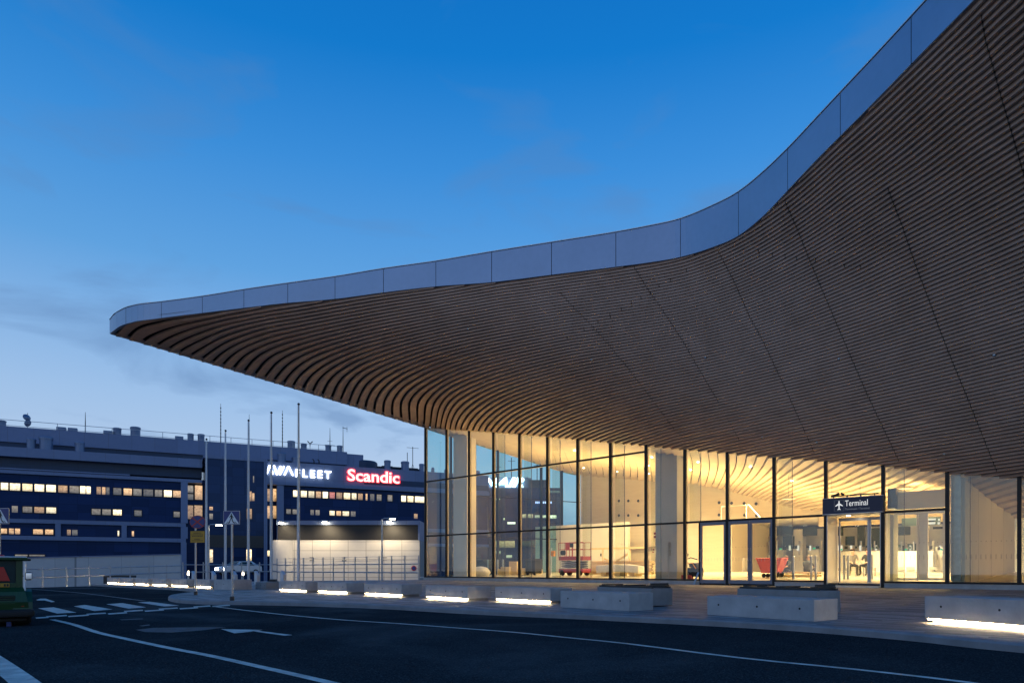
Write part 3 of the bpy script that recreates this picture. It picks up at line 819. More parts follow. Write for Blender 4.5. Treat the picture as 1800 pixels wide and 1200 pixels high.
# ------------------------------------------------------------------ interior ceiling
SIDE_L = None
sx, sy = sd2.x, sd2.y
q = (1021 - CX) / F0; SIDE_L = (q * P0.y - P0.x) / (sx - q * sy)
Q0 = P0 + Vector((sx, sy)) * SIDE_L
NQ = (Q0 - P0).dot(NI); UQ = (Q0 - P0).dot(U)
W_tab = [(748, 751.2), (781, 762), (823, 774.5), (860, 786.5), (903, 799.5), (953, 816), (1021, 834), (1040, 835.5), (1085, 840), (1150, 844), (1197, 847), (1240, 853), (1268, 858), (1310, 870), (1347, 882), (1380, 891), (1433, 901), (1500, 908), (1600, 908), (1700, 908), (2300, 920)]
f_w = pchip(W_tab)
ST = """1038 793 1.09|1048 805 1.33|1056 817 2|1059 828 99|1093 795 .69|1104 806 1.5|1109.5 818 4|1110 832 -8|1220 797 6.5|1220 812 -8|1215 833 -2.8|1235 802 99|1234 820 -6|1227 839 -1.8|1296 802 99|1293 820 -3.3|1285 837 -1.5|1312 810 -5|1305 829 -1.7|1292 846 -1.2|1343 817 -1.8|1330 836 -1.2|1312 852 -.75|1379 818 -1.7|1364 839 -1|1418 817 -1.23|1400 836 -.875|1380 851 -.69|1459 817 -1|1440 835 -.75|1470 830 -.875|1494 829 -.73|1497 838 -.6|1567 828 -.6|1579 838 -.54|1606 838 -.56|1631 840 -.54|1643 848 -.48|1700 840 -.4|1748 843 -.33|1769 849 -.3|1776 857 -.275|1783 865 -.21|930 780 .9|1000 800 1.1|870 772 .7|820 764 .5|1000 825 2.5|950 800 .9"""
def fit_ceiling():
    F = Field(700, 2400, 700, 960, 20)
    for i in range(0, 120):
        px = 748 + (2330 - 748) * i / 119
        F.value(px, f_fac(px), z_fac(px, f_fac(px)), 3.0)
    for i in range(0, 25):
        px = 752 + (1021 - 752) * i / 24; q = (px - CX) / F0
        s = (q * P0.y - P0.x) / (sx - q * sy); Y = P0.y + sy * s
        F.value(px, f_w(px), 1 + (HZ - f_w(px)) / F0 * Y, 1.0)
    for px in range(1025, 1436, 14):
        Y = (P0 + NI * NQ + U * fun(px, NQ)).y
        F.value(px, f_w(px), 1 + (HZ - f_w(px)) / F0 * Y, .25)
    for rec in ST.split('|'):
        x, y, s = map(float, rec.split()); F.deriv(x, y, 1.0, s, 0.0, 14.0)
    F.smooth(.25); F.solve(); return F
FC = fit_ceiling()
cols2 = [749.5 + 4.2 * i for i in range(0, 260)] + [1845 + 14 * i for i in range(0, 34)]
rows2 = [i / 26 for i in range(27)]
mb, bk = MB(), MB()
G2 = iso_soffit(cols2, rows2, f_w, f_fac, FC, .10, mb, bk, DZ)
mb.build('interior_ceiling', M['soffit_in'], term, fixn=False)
bk.build('ceiling_backing', M['void'], term, fixn=False)
WL = [(cx, Vector(g[0])) for cx, g in zip(cols2, G2)]   # where the ceiling meets wall and side glazing

# side glazing
m = MB(); pts = [p for cx, p in WL if cx <= 1021]
side = Vector((sx, sy, 0))
npan = 7
for i in range(npan):
    s0, s1 = SIDE_L * i / npan, SIDE_L * (i + 1) / npan
    def zt_at(s):
        p = P0 + Vector((sx, sy)) * s; px = CX + F0 * p.x / p.y
        return 1 + (HZ - f_w(min(max(px, 748), 1021))) / F0 * p.y
    a = P3 + side * (s0 + .05); b = P3 + side * (s1 - .05)
    for z0, z1a, z1b in ((ZSILL, ZT1, ZT1), (ZT1 + .05, 6.0, 6.0), (6.06, zt_at(s0), zt_at(s1))):
        if z1a < z0 + .2: continue
        m = MB(); m.poly([a + ZV * z0, b + ZV * z0, b + ZV * z1b, a + ZV * z1a]); m.build('glass_pane', M['glass_side'], term, fixn=False)
    m = MB()
    if i > 0:
        c = P3 + side * s0; m.obox(c - side * .05 + out2 * .05, side * .10, -out2 * .22, ZV * zt_at(s0)); 
    m.obox(a + ZV * ZT1, b - a, -out2 * .1, ZV * .06)
    m.obox(a + ZV * 6.0, b - a, -out2 * .08, ZV * .05)
    m.obox(a, b - a, -out2 * .15, ZV * ZSILL)
    m.build('side_mullion', M['mull'], term)
m = MB()
for (ca, a), (cb, b) in zip([w_ for w_ in WL if w_[0] <= 1021][:-1], [w_ for w_ in WL if w_[0] <= 1021][1:]):
    m.poly([a + ZV * .05, b + ZV * .05, b - ZV * .10, a - ZV * .10])
m.build('side_head_trim', M['soffit_in'], term, fixn=False)

# pale back wall, full height then a bulkhead above the check-in hall
NB = NQ
def wallz(px):
    return 1 + (HZ - f_w(px)) / F0 * (P0 + NI * NB + U * fun(px, NB)).y
m = MB()
xs = [1021 + (1440 - 1021) * i / 40 for i in range(41)]
ZBH = fzn(1300, 916, NB)
for a, b in zip(xs[:-1], xs[1:]):
    ua_, ub_ = fun(a, NB), fun(b, NB)
    zb0 = .3 if b < 1281 else ZBH
    m.poly([fq(ua_, NB, zb0), fq(ub_, NB, zb0), fq(ub_, NB, wallz(b) + .25), fq(ua_, NB, wallz(a) + .25)])
m.build('back_wall', M['wall_in'], term, fixn=False)
for px in (1089, 1105.5, 1123):
    for py in (880, 905.5):
        z = fzn(px, py, NB); u = fun(px, NB); m = MB()
        m.lathe([(.17, -.05), (.17, .0), (.12, .0), (.11, .09)], (0, 0, 0), 14, axis='y'); o = m.build('air_nozzle', M['wall_in'], term)
        m = MB(); m.lathe([(.10, -.055), (.10, -.052)], (0, 0, 0), 14, axis='y'); m.build('nozzle_core', M['dark'], o)
        o.location = fq(u, NB - .03, z); o.rotation_euler = (0, 0, math.atan2(U.y, U.x))
for px, py in ((1265, 883), (1287, 884), (1309, 884.5), (1330, 885), (1265, 904.5), (1310, 905), (1331, 906)):
    z = fzn(px, py, NB); u = fun(px, NB); m = MB()
    m.lathe([(.16, -.05), (.16, .0), (.12, .0), (.11, .09)], (0, 0, 0), 14, axis='y'); o = m.build('air_nozzle', M['wall_in'], term)
    m = MB(); m.lathe([(.10, -.055), (.10, -.052)], (0, 0, 0), 14, axis='y'); m.build('nozzle_core', M['dark'], o)
    o.location = fq(u, NB - .03, z); o.rotation_euler = (0, 0, math.atan2(U.y, U.x))
m = MB(); pbox(m, 1189, 1194, 857, 912, NB - .06, .05); pbox(m, 1198, 1204, 857, 911, NB - .06, .05); m.build('wall_grille', M['grey_col'], term)
# lower wall stage in front of the back wall, timber rail and dado
m = MB(); pbox(m, 941, 1104, 921, 1018, NB - 2.2, .25); m.build('partition_wall', M['cream'], term)
m = MB(); pbox(m, 1104, 1148, 923, 960, NB - .35, .3); m.build('wall_panel', M['wall_in'], term)

# floor: rises gently from the doors to the back of the hall
m = MB()
def flo(n): return .45 + .40 * min(1, max(0, n / 11.0))
ns = [-.0 + .05, 3, 6, 9, 11, 30]
for a, b in zip(ns[:-1], ns[1:]):
    m.poly([fq(-2 if a < 1 else 0, a, flo(a)), fq(45, a, flo(a)), fq(45, b, flo(b)), fq(0 if b < 12 else 8, b, flo(b))])
m.build('hall_floor', M['floor_in'], term, fixn=False)

# columns
def column(px0, px1, n, depth, mat, ztop_):
    m = MB(); u0, u1 = fun(px0, n), fun(px1, n)
    fbox(m, u0, u1, n, n + depth, .4, ztop_); return m.build('column', mat, term)
column(1152, 1190, 1.6, .9, M['grey_col'], fzn(1170, 790, 1.6))
column(797, 821, 1.2, .8, M['cream'], fzn(808, 758, 1.2))

# check-in hall at the back
NH = NB + 7.5
m = MB(); fbox(m, fun(1270, NH), fun(1830, NH), NH, NH + .3, .5, 6.5); m.build('hall_back_wall', M['white_in'], term)
m = MB(); fbox(m, fun(1281, NB), fun(1281, NB) + .2, NB, NH, .5, ZBH + .2); m.build('hall_side_wall', M['cream'], term)
m = MB(); fbox(m, fun(1278, NB), fun(1445, NB), NB + .02, NH, ZBH, ZBH + .15); m.build('bulkhead_soffit', M['cream'], term)
m = MB()
fbox(m, fun(1440, NB), fun(1900, NB), NB - .1, NB + .2, fzn(1440, 925, NB), fzn(1440, 897, NB)); m.build('bulkhead_beam', M['wall_in'], term)
NG = NH - 1.6
m = MB(); pbox(m, 1345, 1690, 919, 925.5, NG, .12); gb = m.build('gate_sign_band', M['navy'], term)
for px, s in ((1386, '10'), (1411, '11'), (1468, '12'), (1502, '13')):
    text_mesh('gate_number', s, .3, M['num_letters'], fq(fun(px, NG - .02), NG - .03, fzn(px, 924.6, NG)), U3, extrude=.004, parent=term)
for px0, px1, y0, y1, mt in ((1352, 1394, 926, 941, 'screen'), (1411, 1436, 926, 941, 'screen'), (1376, 1396, 942, 964, 'screen'), (1314, 1320, 938, 963, 'screen'), (1323, 1334, 938, 963, 'screen'), (1318, 1334, 966, 973, 'dark'), (1473, 1482, 925, 941, 'screen'), (1486, 1502, 942, 958, 'screen'), (1507, 1520, 925, 960, 'screen'), (1525, 1546, 928, 962, 'screen'), (1578, 1600, 925, 940, 'screen'), (1640, 1665, 925, 929, 'dark'), (1585, 1590, 958, 968, 'dark'), (1595, 1610, 955, 967, 'screen')):
    m = MB(); pbox(m, px0, px1, y0, y1, NG - .1, .06); m.build('display_screen', M[mt], term)
for px0, px1, y0, n in ((1284, 1312, 930, NG), (1296, 1308, 980, NB + 1.5), (1394, 1411, 929, NG), (1362, 1376, 966, NG - .6), (1336, 1360, 972, NG - .5), (1397, 1411, 962, NG - .6), (1420, 1440, 966, NG - .6), (1462, 1550, 968, NG - .8), (1575, 1640, 968, NG - 1.2), (1640, 1660, 960, NG - .6)):
    y1 = HZ - (flo(n) - 1) * F0 / (P0 + NI * n + U * fun((px0 + px1) / 2, n)).y
    m = MB(); pbox(m, px0, px1, y0, y1, n, .6); m.build('check_in_desk', M['white_in'], term)
for px in (1363, 1388, 1402, 1424, 1474, 1479, 1496, 1512, 1540, 1600, 1652):
    m = MB(); pbox(m, px - 1.6, px + 1.6, 958, 967, NG - .9, .05); m.build('glowing_kiosk', M['num_letters'], term)
# airlock behind the right-hand bay
NA = 2.1
m = MB()
pbox(m, 1571, 1575, 902, 1020, NA, .08); pbox(m, 1611, 1614, 902, 1020, NA, .08); pbox(m, 1657, 1661, 902, 1020, NA, .08); pbox(m, 1627, 1631, 902, 1020, NA, .08)
pbox(m, 1571, 1661, 897, 903, NA - .01, .1); pbox(m, 1571, 1612, 1015, 1019, NA - .005, .09); pbox(m, 1628, 1661, 1015, 1019, NA - .005, .09)
m.build('airlock_frame', M['white_in'], term)
m = MB(); pbox(m, 1612, 1629, 903, 1019, NA + .12, .1); m.build('airlock_door_edge', M['white_in'], term)
m = MB(); u0 = fun(1562, 1.6); fbox(m, u0, fun(1570, 1.6), 1.6, NA + .2, .45, 3.2); m.build('airlock_jamb', M['grey_col'], term)
m = MB(); pbox(m, 1574, 1664, 862, 893, NA - .1, 1.2); pbox(m, 1560, 1575, 858, 893, NA - .3, 1.5, 1); m.build('airlock_head', [M['cream'], M['dark']], term)
m = MB(); pbox(m, 1585, 1653, 909, 923, NA + 2.0, .08); sb = m.build('direction_sign', M['screen'], term)
m = MB(); pbox(m, 1627, 1645, 911, 914, NA + 1.97, .02); pbox(m, 1649, 1652, 911, 915, NA + 1.97, .02); pbox(m, 1632, 1644, 917, 921, NA + 1.97, .02); pbox(m, 1648, 1652, 917, 921, NA + 1.97, .02); m.build('sign_lettering', M['num_letters'], sb)
m = MB(); pbox(m, 1671, 1689, 828, 1021, .35, .15); m.build('steel_post', M['steel'], term)
# long cream wall running into the building
uw = fu(1690)
m = MB(); z1 = fzn(1690, 836, .6)
fbox(m, uw - .4, uw, .6, 12.5, .4, z1); m.build('cream_wall', M['cream'], term)
m = MB()
for n_ in (3.2, 6.0, 9.2): fbox(m, uw, uw + .004, n_, n_ + .02, .5, z1)
m.build('wall_joint', M['grey_col'], term)
# manifestation dots on the glazing
def dots(px0, px1, y, step, hh, ww=.011):
    m = MB(); u = fu(px0)
    while u < fu(px1):
        fbox(m, u, u + ww * 2, -.012, -.006, y - hh / 2, y + hh / 2); u += step
    m.build('manifestation_dots', M['grey_col'], term)
for a, b in ((1673, 1796), (1356, 1442), (1240, 1346), (1555, 1664), (1068, 1125), (1132, 1190)):
    dots(a, b, 1.98, .145, .03); dots(a, b, 1.44, .145, .17, .006)
# wall to the far right of the hall
m = MB(); fbox(m, 44.5, 44.8, 0, 26, .3, 6); m.build('end_wall', M['cream'], term)
m = MB(); fbox(m, fun(1830, NH), 45, NB + 2, NB + 2.3, .5, 5); m.build('hall_back_wall', M['cream'], term)

# inner glass fins: a fine dark joint standing inside every bay
for k in range(3, 15):
    if k in (10, 12): continue
    u = uk[k] + .30 * PITCH; m = MB()
    fbox(m, u, u + .018, .30, .33, ZSILL + .04 if k != 9 else ZT1, ztop(u) - .05)
    m.build('glass_fin_joint', M['dark'], term)
    m = MB(); m.poly([fq(u - .01, .315, ZSILL + .04 if k != 9 else ZT1), fq(uk[k] + .07, .315, ZSILL + .04 if k != 9 else ZT1), fq(uk[k] + .07, .315, ztop(uk[k]) - .05), fq(u - .01, .315, ztop(u) - .05)])
    m.build('glass_fin', M['glass_fin'], term, fixn=False)
# hall fittings: counters with monitors, queue barriers, pendant lamps and notices
random.seed(21)
def item(name, px0, px1, y0, y1, n, d, mt, parent=term):
    m = MB(); pbox(m, px0, px1, y0, y1, n, d); return m.build(name, M[mt], parent)
for px in (1360, 1379, 1399, 1420, 1437, 1466, 1487, 1505, 1524, 1541, 1581, 1598, 1637, 1650):
    w_ = random.uniform(4, 6.5); y = random.uniform(955, 961)
    item('monitor', px - w_ / 2, px + w_ / 2, y, y + random.uniform(4, 6), NG - 1.0, .05, random.choice(['screen', 'dark', 'screen']))
for px in (1372, 1431, 1478, 1530, 1592, 1655): item('exit_marker', px - 2, px + 2, 962 + (px % 3), 964.5 + (px % 3), NG - .95, .04, 'exit_green')
for px, w_ in ((1352, 3), (1366, 2), (1405, 3), (1444, 2), (1471, 2.5), (1513, 3), (1537, 2), (1584, 3), (1606, 2.5), (1640, 3)): item('counter_divider', px - w_ / 2, px + w_ / 2, 950, 975, NG - .7, .08, random.choice(['grey_col', 'alu', 'cream']))
for px in (1290, 1300, 1340, 1360, 1470, 1490, 1530, 1580, 1600, 1640): item('counter_kick', px - 7, px + 7, 996 + (px % 4), 1001 + (px % 4), NG - 1.3, .05, 'grey_col')
for px, ya, yb in ((1386, 845, 876), (1462, 832, 866), (1512, 838, 868), (1590, 838, 858)):
    n = 4.0; m = MB(); m.tube([fq(fun(px, n), n, fzn(px, yb, n)), fq(fun(px, n), n, fzn(px, ya, n) + .6)], .008, 5); o = m.build('pendant_lamp', M['dark'], term)
    m = MB(); c = fq(fun(px, n), n, fzn(px, yb, n)); m.lathe([(.32, -.02), (.30, .02), (.05, .06)], c, 18); m.build('lamp_shade', M['cream'], o)
# notices stuck on the column and on the white walls
for px, y, w_, h_ in ((1151, 935, 4, 4), (1151, 941, 4, 4), (1149, 964, 3, 3), (1148, 969, 3, 2)):
    item('notice', px - w_ / 2, px + w_ / 2, y, y + h_, 1.55, .01, 'red')
for px in (1056, 1209): item('wall_switch', px - 1, px + 1, 972, 977, NB - 2.25, .03, 'dark')
# ------------------------------------------------------------------ added interior fill lights, then the ceiling spots
def area(name, loc, rot, size, energy, col=(1, .71, .29), spread=180, sy_=None):
    l = bpy.data.lights.new(name, 'AREA'); l.energy = energy; l.color = col; l.shape = 'RECTANGLE'; l.size = size; l.size_y = sy_ or size; l.spread = R(spread)
    o = bpy.data.objects.new(name, l); COL.objects.link(o); o.location = loc; o.rotation_euler = rot; return o
LE = .74
for u, n, z, e in ((6, 4.5, 4.2, 420), (11, 5.5, 3.9, 480), (16, 6, 3.6, 480), (21, 6, 3.2, 400), (26, 6, 2.9, 300), (35, 7, 2.6, 260)):
    area('ceiling_fill', fq(u, n, z), (math.pi, 0, 0), 4.0, e * LE, sy_=3.0)  # added fill floating without fixtures, brightens the ceiling from below
for u, n, z, e in ((7, 6, 7.4, 560), (11, 8, 6.8, 620), (15, 8, 6.0, 620), (19, 8, 5.2, 560), (23, 5, 4.5, 420), (27.5, 3.5, 4.2, 420), (32, 6, 3.9, 420), (27.8, 4.6, 3.6, 380), (31.8, 6.0, 3.9, 800), (33.6, 3.2, 3.7, 700), (32.5, 9.5, 3.8, 650), (24, 15, 3.9, 700), (31, 15, 3.9, 700), (38, 13, 3.8, 420), (28, 9, 3.9, 420)):
    area('hall_fill', fq(u, n, z), (0, 0, 0), 1.2, e * LE, (1, .77, .40), 140)  # added fill without fixtures for floor and walls, several just brighten the cream wall
for px, py in ((1010, 789), (1075, 795), (1072, 809), (1026, 820), (1085, 826), (1146, 801), (1140, 816), (1140, 830), (1227, 809), (1214, 823), (1319, 817), (1392, 842)):
    z = FC(px, py); Y = F0 * (z - 1) / (HZ - py)
    m = MB(); m.lathe([(.05, 0), (.05, -.04)], (0, 0, 0), 10); o = m.build('ceiling_spot', M['lamp2'], term); o.location = ((px - CX) / F0 * Y, Y, z - .06)

# ------------------------------------------------------------------ ground
def struct(o, nm=None): o['kind'] = 'structure'; return o
m = MB(); m.poly([(-1500, -300, -3.2), (1500, -300, -3.2), (1500, 2500, -3.2), (-1500, 2500, -3.2)])
struct(m.build('ground', M['asphalt'], fixn=False))
def fac_dist(x, y):
    p = Vector((x, y)) - P0
    u = p.dot(U); d = -p.dot(NI)
    if u < 0: d = math.hypot(u, max(d, 0)) if d > 0 else abs(u) * .8
    return d
def pz(x, y):
    t = max(0, min(1, 1 - fac_dist(x, y) / 12.5)); return .30 * t * t * (3 - 2 * t)
rail_px = [(-29.6, 41.2), (-28.9, 42.0), (-25.2, 52.3), (-19.9, 57.8), (-6.05, 44.9)]
road = [(-140, -60), (70, -60), (70, -6), (30, 6), (0, 40), (-6, 46), (-20.2, 58.2), (-25.6, 52.7), (-29.4, 42.2), (-45, 24), (-140, 10)]
m = MB(); n_ = len(road)
m.poly([(x, y, -.12) for x, y in road])
for i in range(n_):
    a, b = road[i], road[(i + 1) % n_]; m.poly([(a[0], a[1], -.12), (b[0], b[1], -.12), (b[0], b[1], -3.2), (a[0], a[1], -3.2)])
struct(m.build('road', M['asphalt'], fixn=False))
kerb_px = [(1800, 1131), (1600, 1112), (1400, 1097), (1250, 1089), (1100, 1082), (1000, 1077.5), (900, 1073.5), (800, 1069), (700, 1063.5), (640, 1061), (560, 1058.5), (500, 1057), (440, 1056), (390, 1055.5), (345, 1054.5), (318, 1053), (302, 1050.5), (297, 1047.5), (303, 1044.5), (322, 1041.5), (340, 1039.5), (348, 1037.6), (338, 1035.5), (305, 1032.6), (270, 1031), (225, 1029), (190, 1027.4), (160, 1026)]
kerb = [ground(x, y, 0) for x, y in kerb_px]
kerb = [Vector((14, -4, 0)), Vector((11.6, 1.5, 0)), Vector((9.2, 5.6, 0))] + kerb
# smooth the kerb line
kk = []
for i in range(len(kerb) - 1):
    p0, p1, p2, p3 = kerb[max(i - 1, 0)], kerb[i], kerb[i + 1], kerb[min(i + 2, len(kerb) - 1)]
    for t in (0, .25, .5, .75):
        kk.append(.5 * ((2 * p1) + (p2 - p0) * t + (2 * p0 - 5 * p1 + 4 * p2 - p3) * t * t + (3 * p1 - p0 - 3 * p2 + p3) * t ** 3))
kk.append(kerb[-1])
outl = [(p.x, p.y) for p in kk] + [(-25.3, 52.5), (-20.0, 57.95), (-6.05, 45.3), (2, 40), (34, 12), (40, -4)]
from mathutils.geometry import delaunay_2d_cdt
pts = [Vector(p) for p in outl]; ne = len(pts)
xx = -34
def inside(x, y):
    c = False
    for i in range(ne):
        (x1, y1), (x2, y2) = outl[i], outl[(i + 1) % ne]
        if (y1 > y) != (y2 > y) and x < (x2 - x1) * (y - y1) / (y2 - y1) + x1: c = not c
    return c
gx = -30.0
while gx < 40:
    gy = -3.0
    while gy < 58:
        if inside(gx, gy): pts.append(Vector((gx, gy)))
        gy += 1.6
    gx += 1.6
vs, es, fs, _, _, _ = delaunay_2d_cdt(pts, [(i, (i + 1) % ne) for i in range(ne)], [], 1, 1e-5)
m = MB()
ang = math.atan2(U.y, U.x)
M['paving'] = pavers(ang)
m.raw([(v.x, v.y, pz(v.x, v.y)) for v in vs], [tuple(f) for f in fs])
o = m.build('plaza_paving', M['paving'], fixn=False, smooth=True); struct(o)
m = MB()
for i in range(len(kk) - 1):
    a, b = kk[i], kk[i + 1]
    d = (b - a); 
    if d.length < 1e-5: continue
    def nr(j):
        t = kk[min(j + 1, len(kk) - 1)] - kk[max(j - 1, 0)]; return Vector((t.y, -t.x, 0)).normalized()
    na, nb_ = nr(i), nr(i + 1)
    if na.dot(Vector((1, 1, 0))) < 0 and False: na = -na
    za, zb_ = Vector((0, 0, pz(a.x, a.y) + .004)), Vector((0, 0, pz(b.x, b.y) + .004))
    w_ = .22
    # top, rounded arris, face
    m.poly([a + za + na * w_, b + zb_ + nb_ * w_, b + zb_ - nb_ * .0, a + za - na * .0])
    dn = Vector((0, 0, -.03))
    m.poly([a + za, b + zb_, b + zb_ - nb_ * .025 + dn, a + za - na * .025 + dn])
    m.poly([a + za - na * .025 + dn, b + zb_ - nb_ * .025 + dn, b - nb_ * .03 + Vector((0, 0, -.13)), a - na * .03 + Vector((0, 0, -.13))])
struct(m.build('kerb', M['kerb'], fixn=False))

ZM = -.116
def gm(px, py): return ground(px, py, ZM)
def strip(name, px, width, mat, close=False):
    P = [gm(*p) for p in px]; Q = []
    for i in range(len(P) - 1):
        p0, p1, p2, p3 = P[max(i - 1, 0)], P[i], P[i + 1], P[min(i + 2, len(P) - 1)]
        for t in (0, .33, .67):
            Q.append(.5 * ((2 * p1) + (p2 - p0) * t + (2 * p0 - 5 * p1 + 4 * p2 - p3) * t * t + (3 * p1 - p0 - 3 * p2 + p3) * t ** 3))
    Q.append(P[-1]); m = MB(); L_ = []
    for i, p in enumerate(Q):
        d = (Q[min(i + 1, len(Q) - 1)] - Q[max(i - 1, 0)]); n = Vector((-d.y, d.x, 0)).normalized() * width / 2
        L_.append((p + n, p - n))
    for a, b in zip(L_[:-1], L_[1:]): m.poly([a[0], b[0], b[1], a[1]])
    return struct(m.build(name, mat, fixn=False))
def quad(name, px, mat):
    m = MB(); m.poly([gm(*p) for p in px]); return struct(m.build(name, mat, fixn=False))
strip('road_marking', [(375, 1065), (420, 1070.5), (500, 1079.5), (600, 1088.5), (700, 1095), (800, 1102.5), (900, 1110), (1000, 1120), (1100, 1130), (1300, 1155), (1500, 1175), (1700, 1198), (1900, 1228)], .11, M['paint'])
strip('road_marking', [(92, 1088), (130, 1097), (171, 1110.5), (220, 1121.5), (293, 1137), (367, 1151), (440, 1167), (590, 1201), (760, 1245)], .12, M['paint'])
strip('road_marking', [(-30, 1146), (2, 1168), (45, 1200), (90, 1240)], .24, M['paint'])
strip('road_marking', [(56, 1034.7), (100, 1038), (147, 1042), (200, 1048.5), (254, 1055.5)], .16, M['paint_worn'])
def zx(p): return (p[0] / 4.091, 1020 + p[1] / 4.091)
for qd in (((275, 198), (385, 190), (550, 228), (410, 235)), ((530, 183), (610, 173), (810, 205), (680, 217)), ((765, 168), (880, 160), (1050, 190), (925, 200)), ((990, 155), (1075, 150), (1290, 178), (1180, 184))):
    quad('crossing_stripe', [zx(p) for p in qd], M['paint'])
for a, b, c, d in ((255, 268, 345, 262), (330, 258, 478, 249), (488, 257, 635, 246), (620, 241, 758, 232), (775, 238, 910, 229), (890, 220, 1025, 212), (1038, 218, 1175, 209), (1140, 204, 1275, 195), (1290, 201, 1420, 193), (1390, 188, 1510, 180), (1525, 184, 1650, 175)):
    quad('give_way_dash', [zx((a, b - 4)), zx((c, d - 4)), zx((c + 6, d + 4)), zx((a + 6, b + 4))], M['paint'])
m = MB()
m.poly([gm(388, 1104.6), gm(462, 1106.2), gm(441, 1109.5), gm(412, 1112.2)])
m.poly([gm(441, 1108.2), gm(452, 1107.4), gm(514, 1115.2), gm(500, 1116.3)])
struct(m.build('lane_arrow', M['paint'], fixn=False))
M['paint_smear'] = plain('paint_smear', (.075, .078, .08), .8, 0, .6, 6)
quad('worn_marking', [(238, 1106), (270, 1102.5), (352, 1101.5), (398, 1101.5), (352, 1107.5), (300, 1111), (255, 1110)], M['paint_smear'])
quad('worn_marking', [(210, 1088), (250, 1086), (252, 1087.5), (214, 1089.2)], M['paint_smear'])
quad('worn_marking', [(244, 1099), (262, 1096.5), (264, 1098.3), (250, 1100)], M['paint_smear'])
quad('worn_marking', [zx(p) for p in ((260, 137), (290, 128), (330, 128), (395, 150), (372, 154), (320, 141), (268, 141))], M['paint'])

# ------------------------------------------------------------------ concrete bench blocks
def solve_bench(FL, pxr, L):
    """heading for which a block of length L starting at FL ends at the bearing pxr"""
    q = (pxr - CX) / F0; best = None
    for i in range(451):
        a = R(-75 + i * .1); e = FL + Vector((math.cos(a) * L, math.sin(a) * L, 0))
        d = abs((e.x / e.y) - q)
        if best is None or d < best[0]: best = (d, a)
    return best[1]
def bench(name, px, py, pxr, L, W, H, lit, label, group, mat='concrete', ang=None, z0=0.0):
    FL = ground(px, py, z0); a = ang if ang is not None else solve_bench(FL, pxr, L)
    t = thing(name, FL, a, label, 'bench', group)
    b0 = .085 if lit else 0.0
    m = MB(); m.bbox(0, L, 0, W, b0, H, .012)
    for x in (.12 * L, .5 * L, .88 * L):
        m.lathe([(.022, -.0015), (.022, 0.01)], (x, 0, b0 + (H - b0) * .56), 10, 1, axis='y')
    m.build('body', [M[mat], M['black']], t)
    if lit:
        m = MB(); m.box(.10, L - .10, .09, W - .05, 0, b0 + .002); m.build('plinth', M['concrete_dark'], t)
        m = MB(); m.box(.05, L - .05, .018, .05, .062, .0825); m.build('light_strip', M['benchlight'], t)
    return t
lit = [(1625, 1093.5, 1925, 'long concrete bench block with glowing base light, partly cut off beside the cream wall bay'),
       (870, 1056.5, 968, 'lit concrete bench block standing directly before the scissor lift bay'),
       (748, 1052, 822, 'lit concrete bench block just in front of the glass corner'),
       (640, 1045.8, 706, 'lit concrete bench block at the end of the railing, first one beyond the glass corner'),
       (558, 1041.5, 609, 'lit concrete bench block in the middle of three before the white tiled wall'),
       (490, 1038.6, 537, 'lit concrete bench block beside the small dark block, furthest along the tiled wall')]
for i, (px, py, pxr, lb) in enumerate(lit):
    bench('concrete_bench', px, py, pxr, 2.4 if i else 2.9, .92, .46 if i else .50, True, lb, 'lit bench blocks along the plaza')
for i, (px, py, pxr) in enumerate(((188, 1025.8, 208), (211.5, 1026.8, 232), (238, 1027.9, 260), (268, 1029.2, 292), (301, 1030.6, 328), (341, 1032.4, 369))):
    lbs = ['smallest and farthest lit bench block at the tail of the curved row', 'second lit bench block from the tail of the curved row', 'third lit bench block in the curved row by the road', 'fourth lit bench block in the curved row by the road', 'fifth lit bench block, next to the no-stopping sign pole', 'lit bench block behind the no-stopping sign pole, nearest of the curved row']
    bench('concrete_bench', px, py, pxr, 2.4, .9, .45, True, lbs[i], 'lit bench blocks in the curved row')
bench('concrete_bench', 1243, 1080, 1431, 2.45, .9, .42, False, 'unlit bluish concrete block standing before the double glass doors', 'unlit concrete blocks')
bench('concrete_bench', 985, 1066.5, 1106, 2.35, .9, .43, False, 'unlit bluish concrete block in front of the wrapped timber bay', 'unlit concrete blocks')
t = bench('concrete_bench', 1296, 1068.5, 1436, 2.3, .8, .50, False, 'dark block with steel frame on top behind the bluish block by the double doors', 'unlit concrete blocks', 'concrete_dark', z0=.02)
def lift_frame(t, L, W, H):
    m = MB()
    m.box(0.02, L - .02, .05, .12, H + .001, H + .05); m.box(0.02, L - .02, W - .12, W - .05, H + .001, H + .05)
    for x in (.15, L * .5, L - .2): m.box(x, x + .12, .04, W - .04, H + .052, H + .085)
    m.box(L - .13, L - .05, .1, W - .1, H + .09, H + .14)
    m.build('steel_frame', M['dark'], t)
lift_frame(t, 2.3, .8, .50)
t = bench('concrete_bench', 1050, 1058.5, 1144, 2.2, .8, .46, False, 'dark unlit block tucked behind the bluish block by the timber bay', 'unlit concrete blocks', 'concrete_dark', z0=.03)
lift_frame(t, 2.2, .8, .46)
for t_, px, py, in ((None, 0, 0),): pass
t = bench('concrete_bench', 376, 1035.6, 411, 1.6, 1.0, .50, False, 'grey concrete block on a pallet behind the crossing sign pole', 'unlit concrete blocks', z0=.0)
bench('concrete_bench', 449, 1034.6, 467, 1.2, .8, .36, False, 'small dark block lying beside the flagpoles', 'unlit concrete blocks', 'concrete_dark')
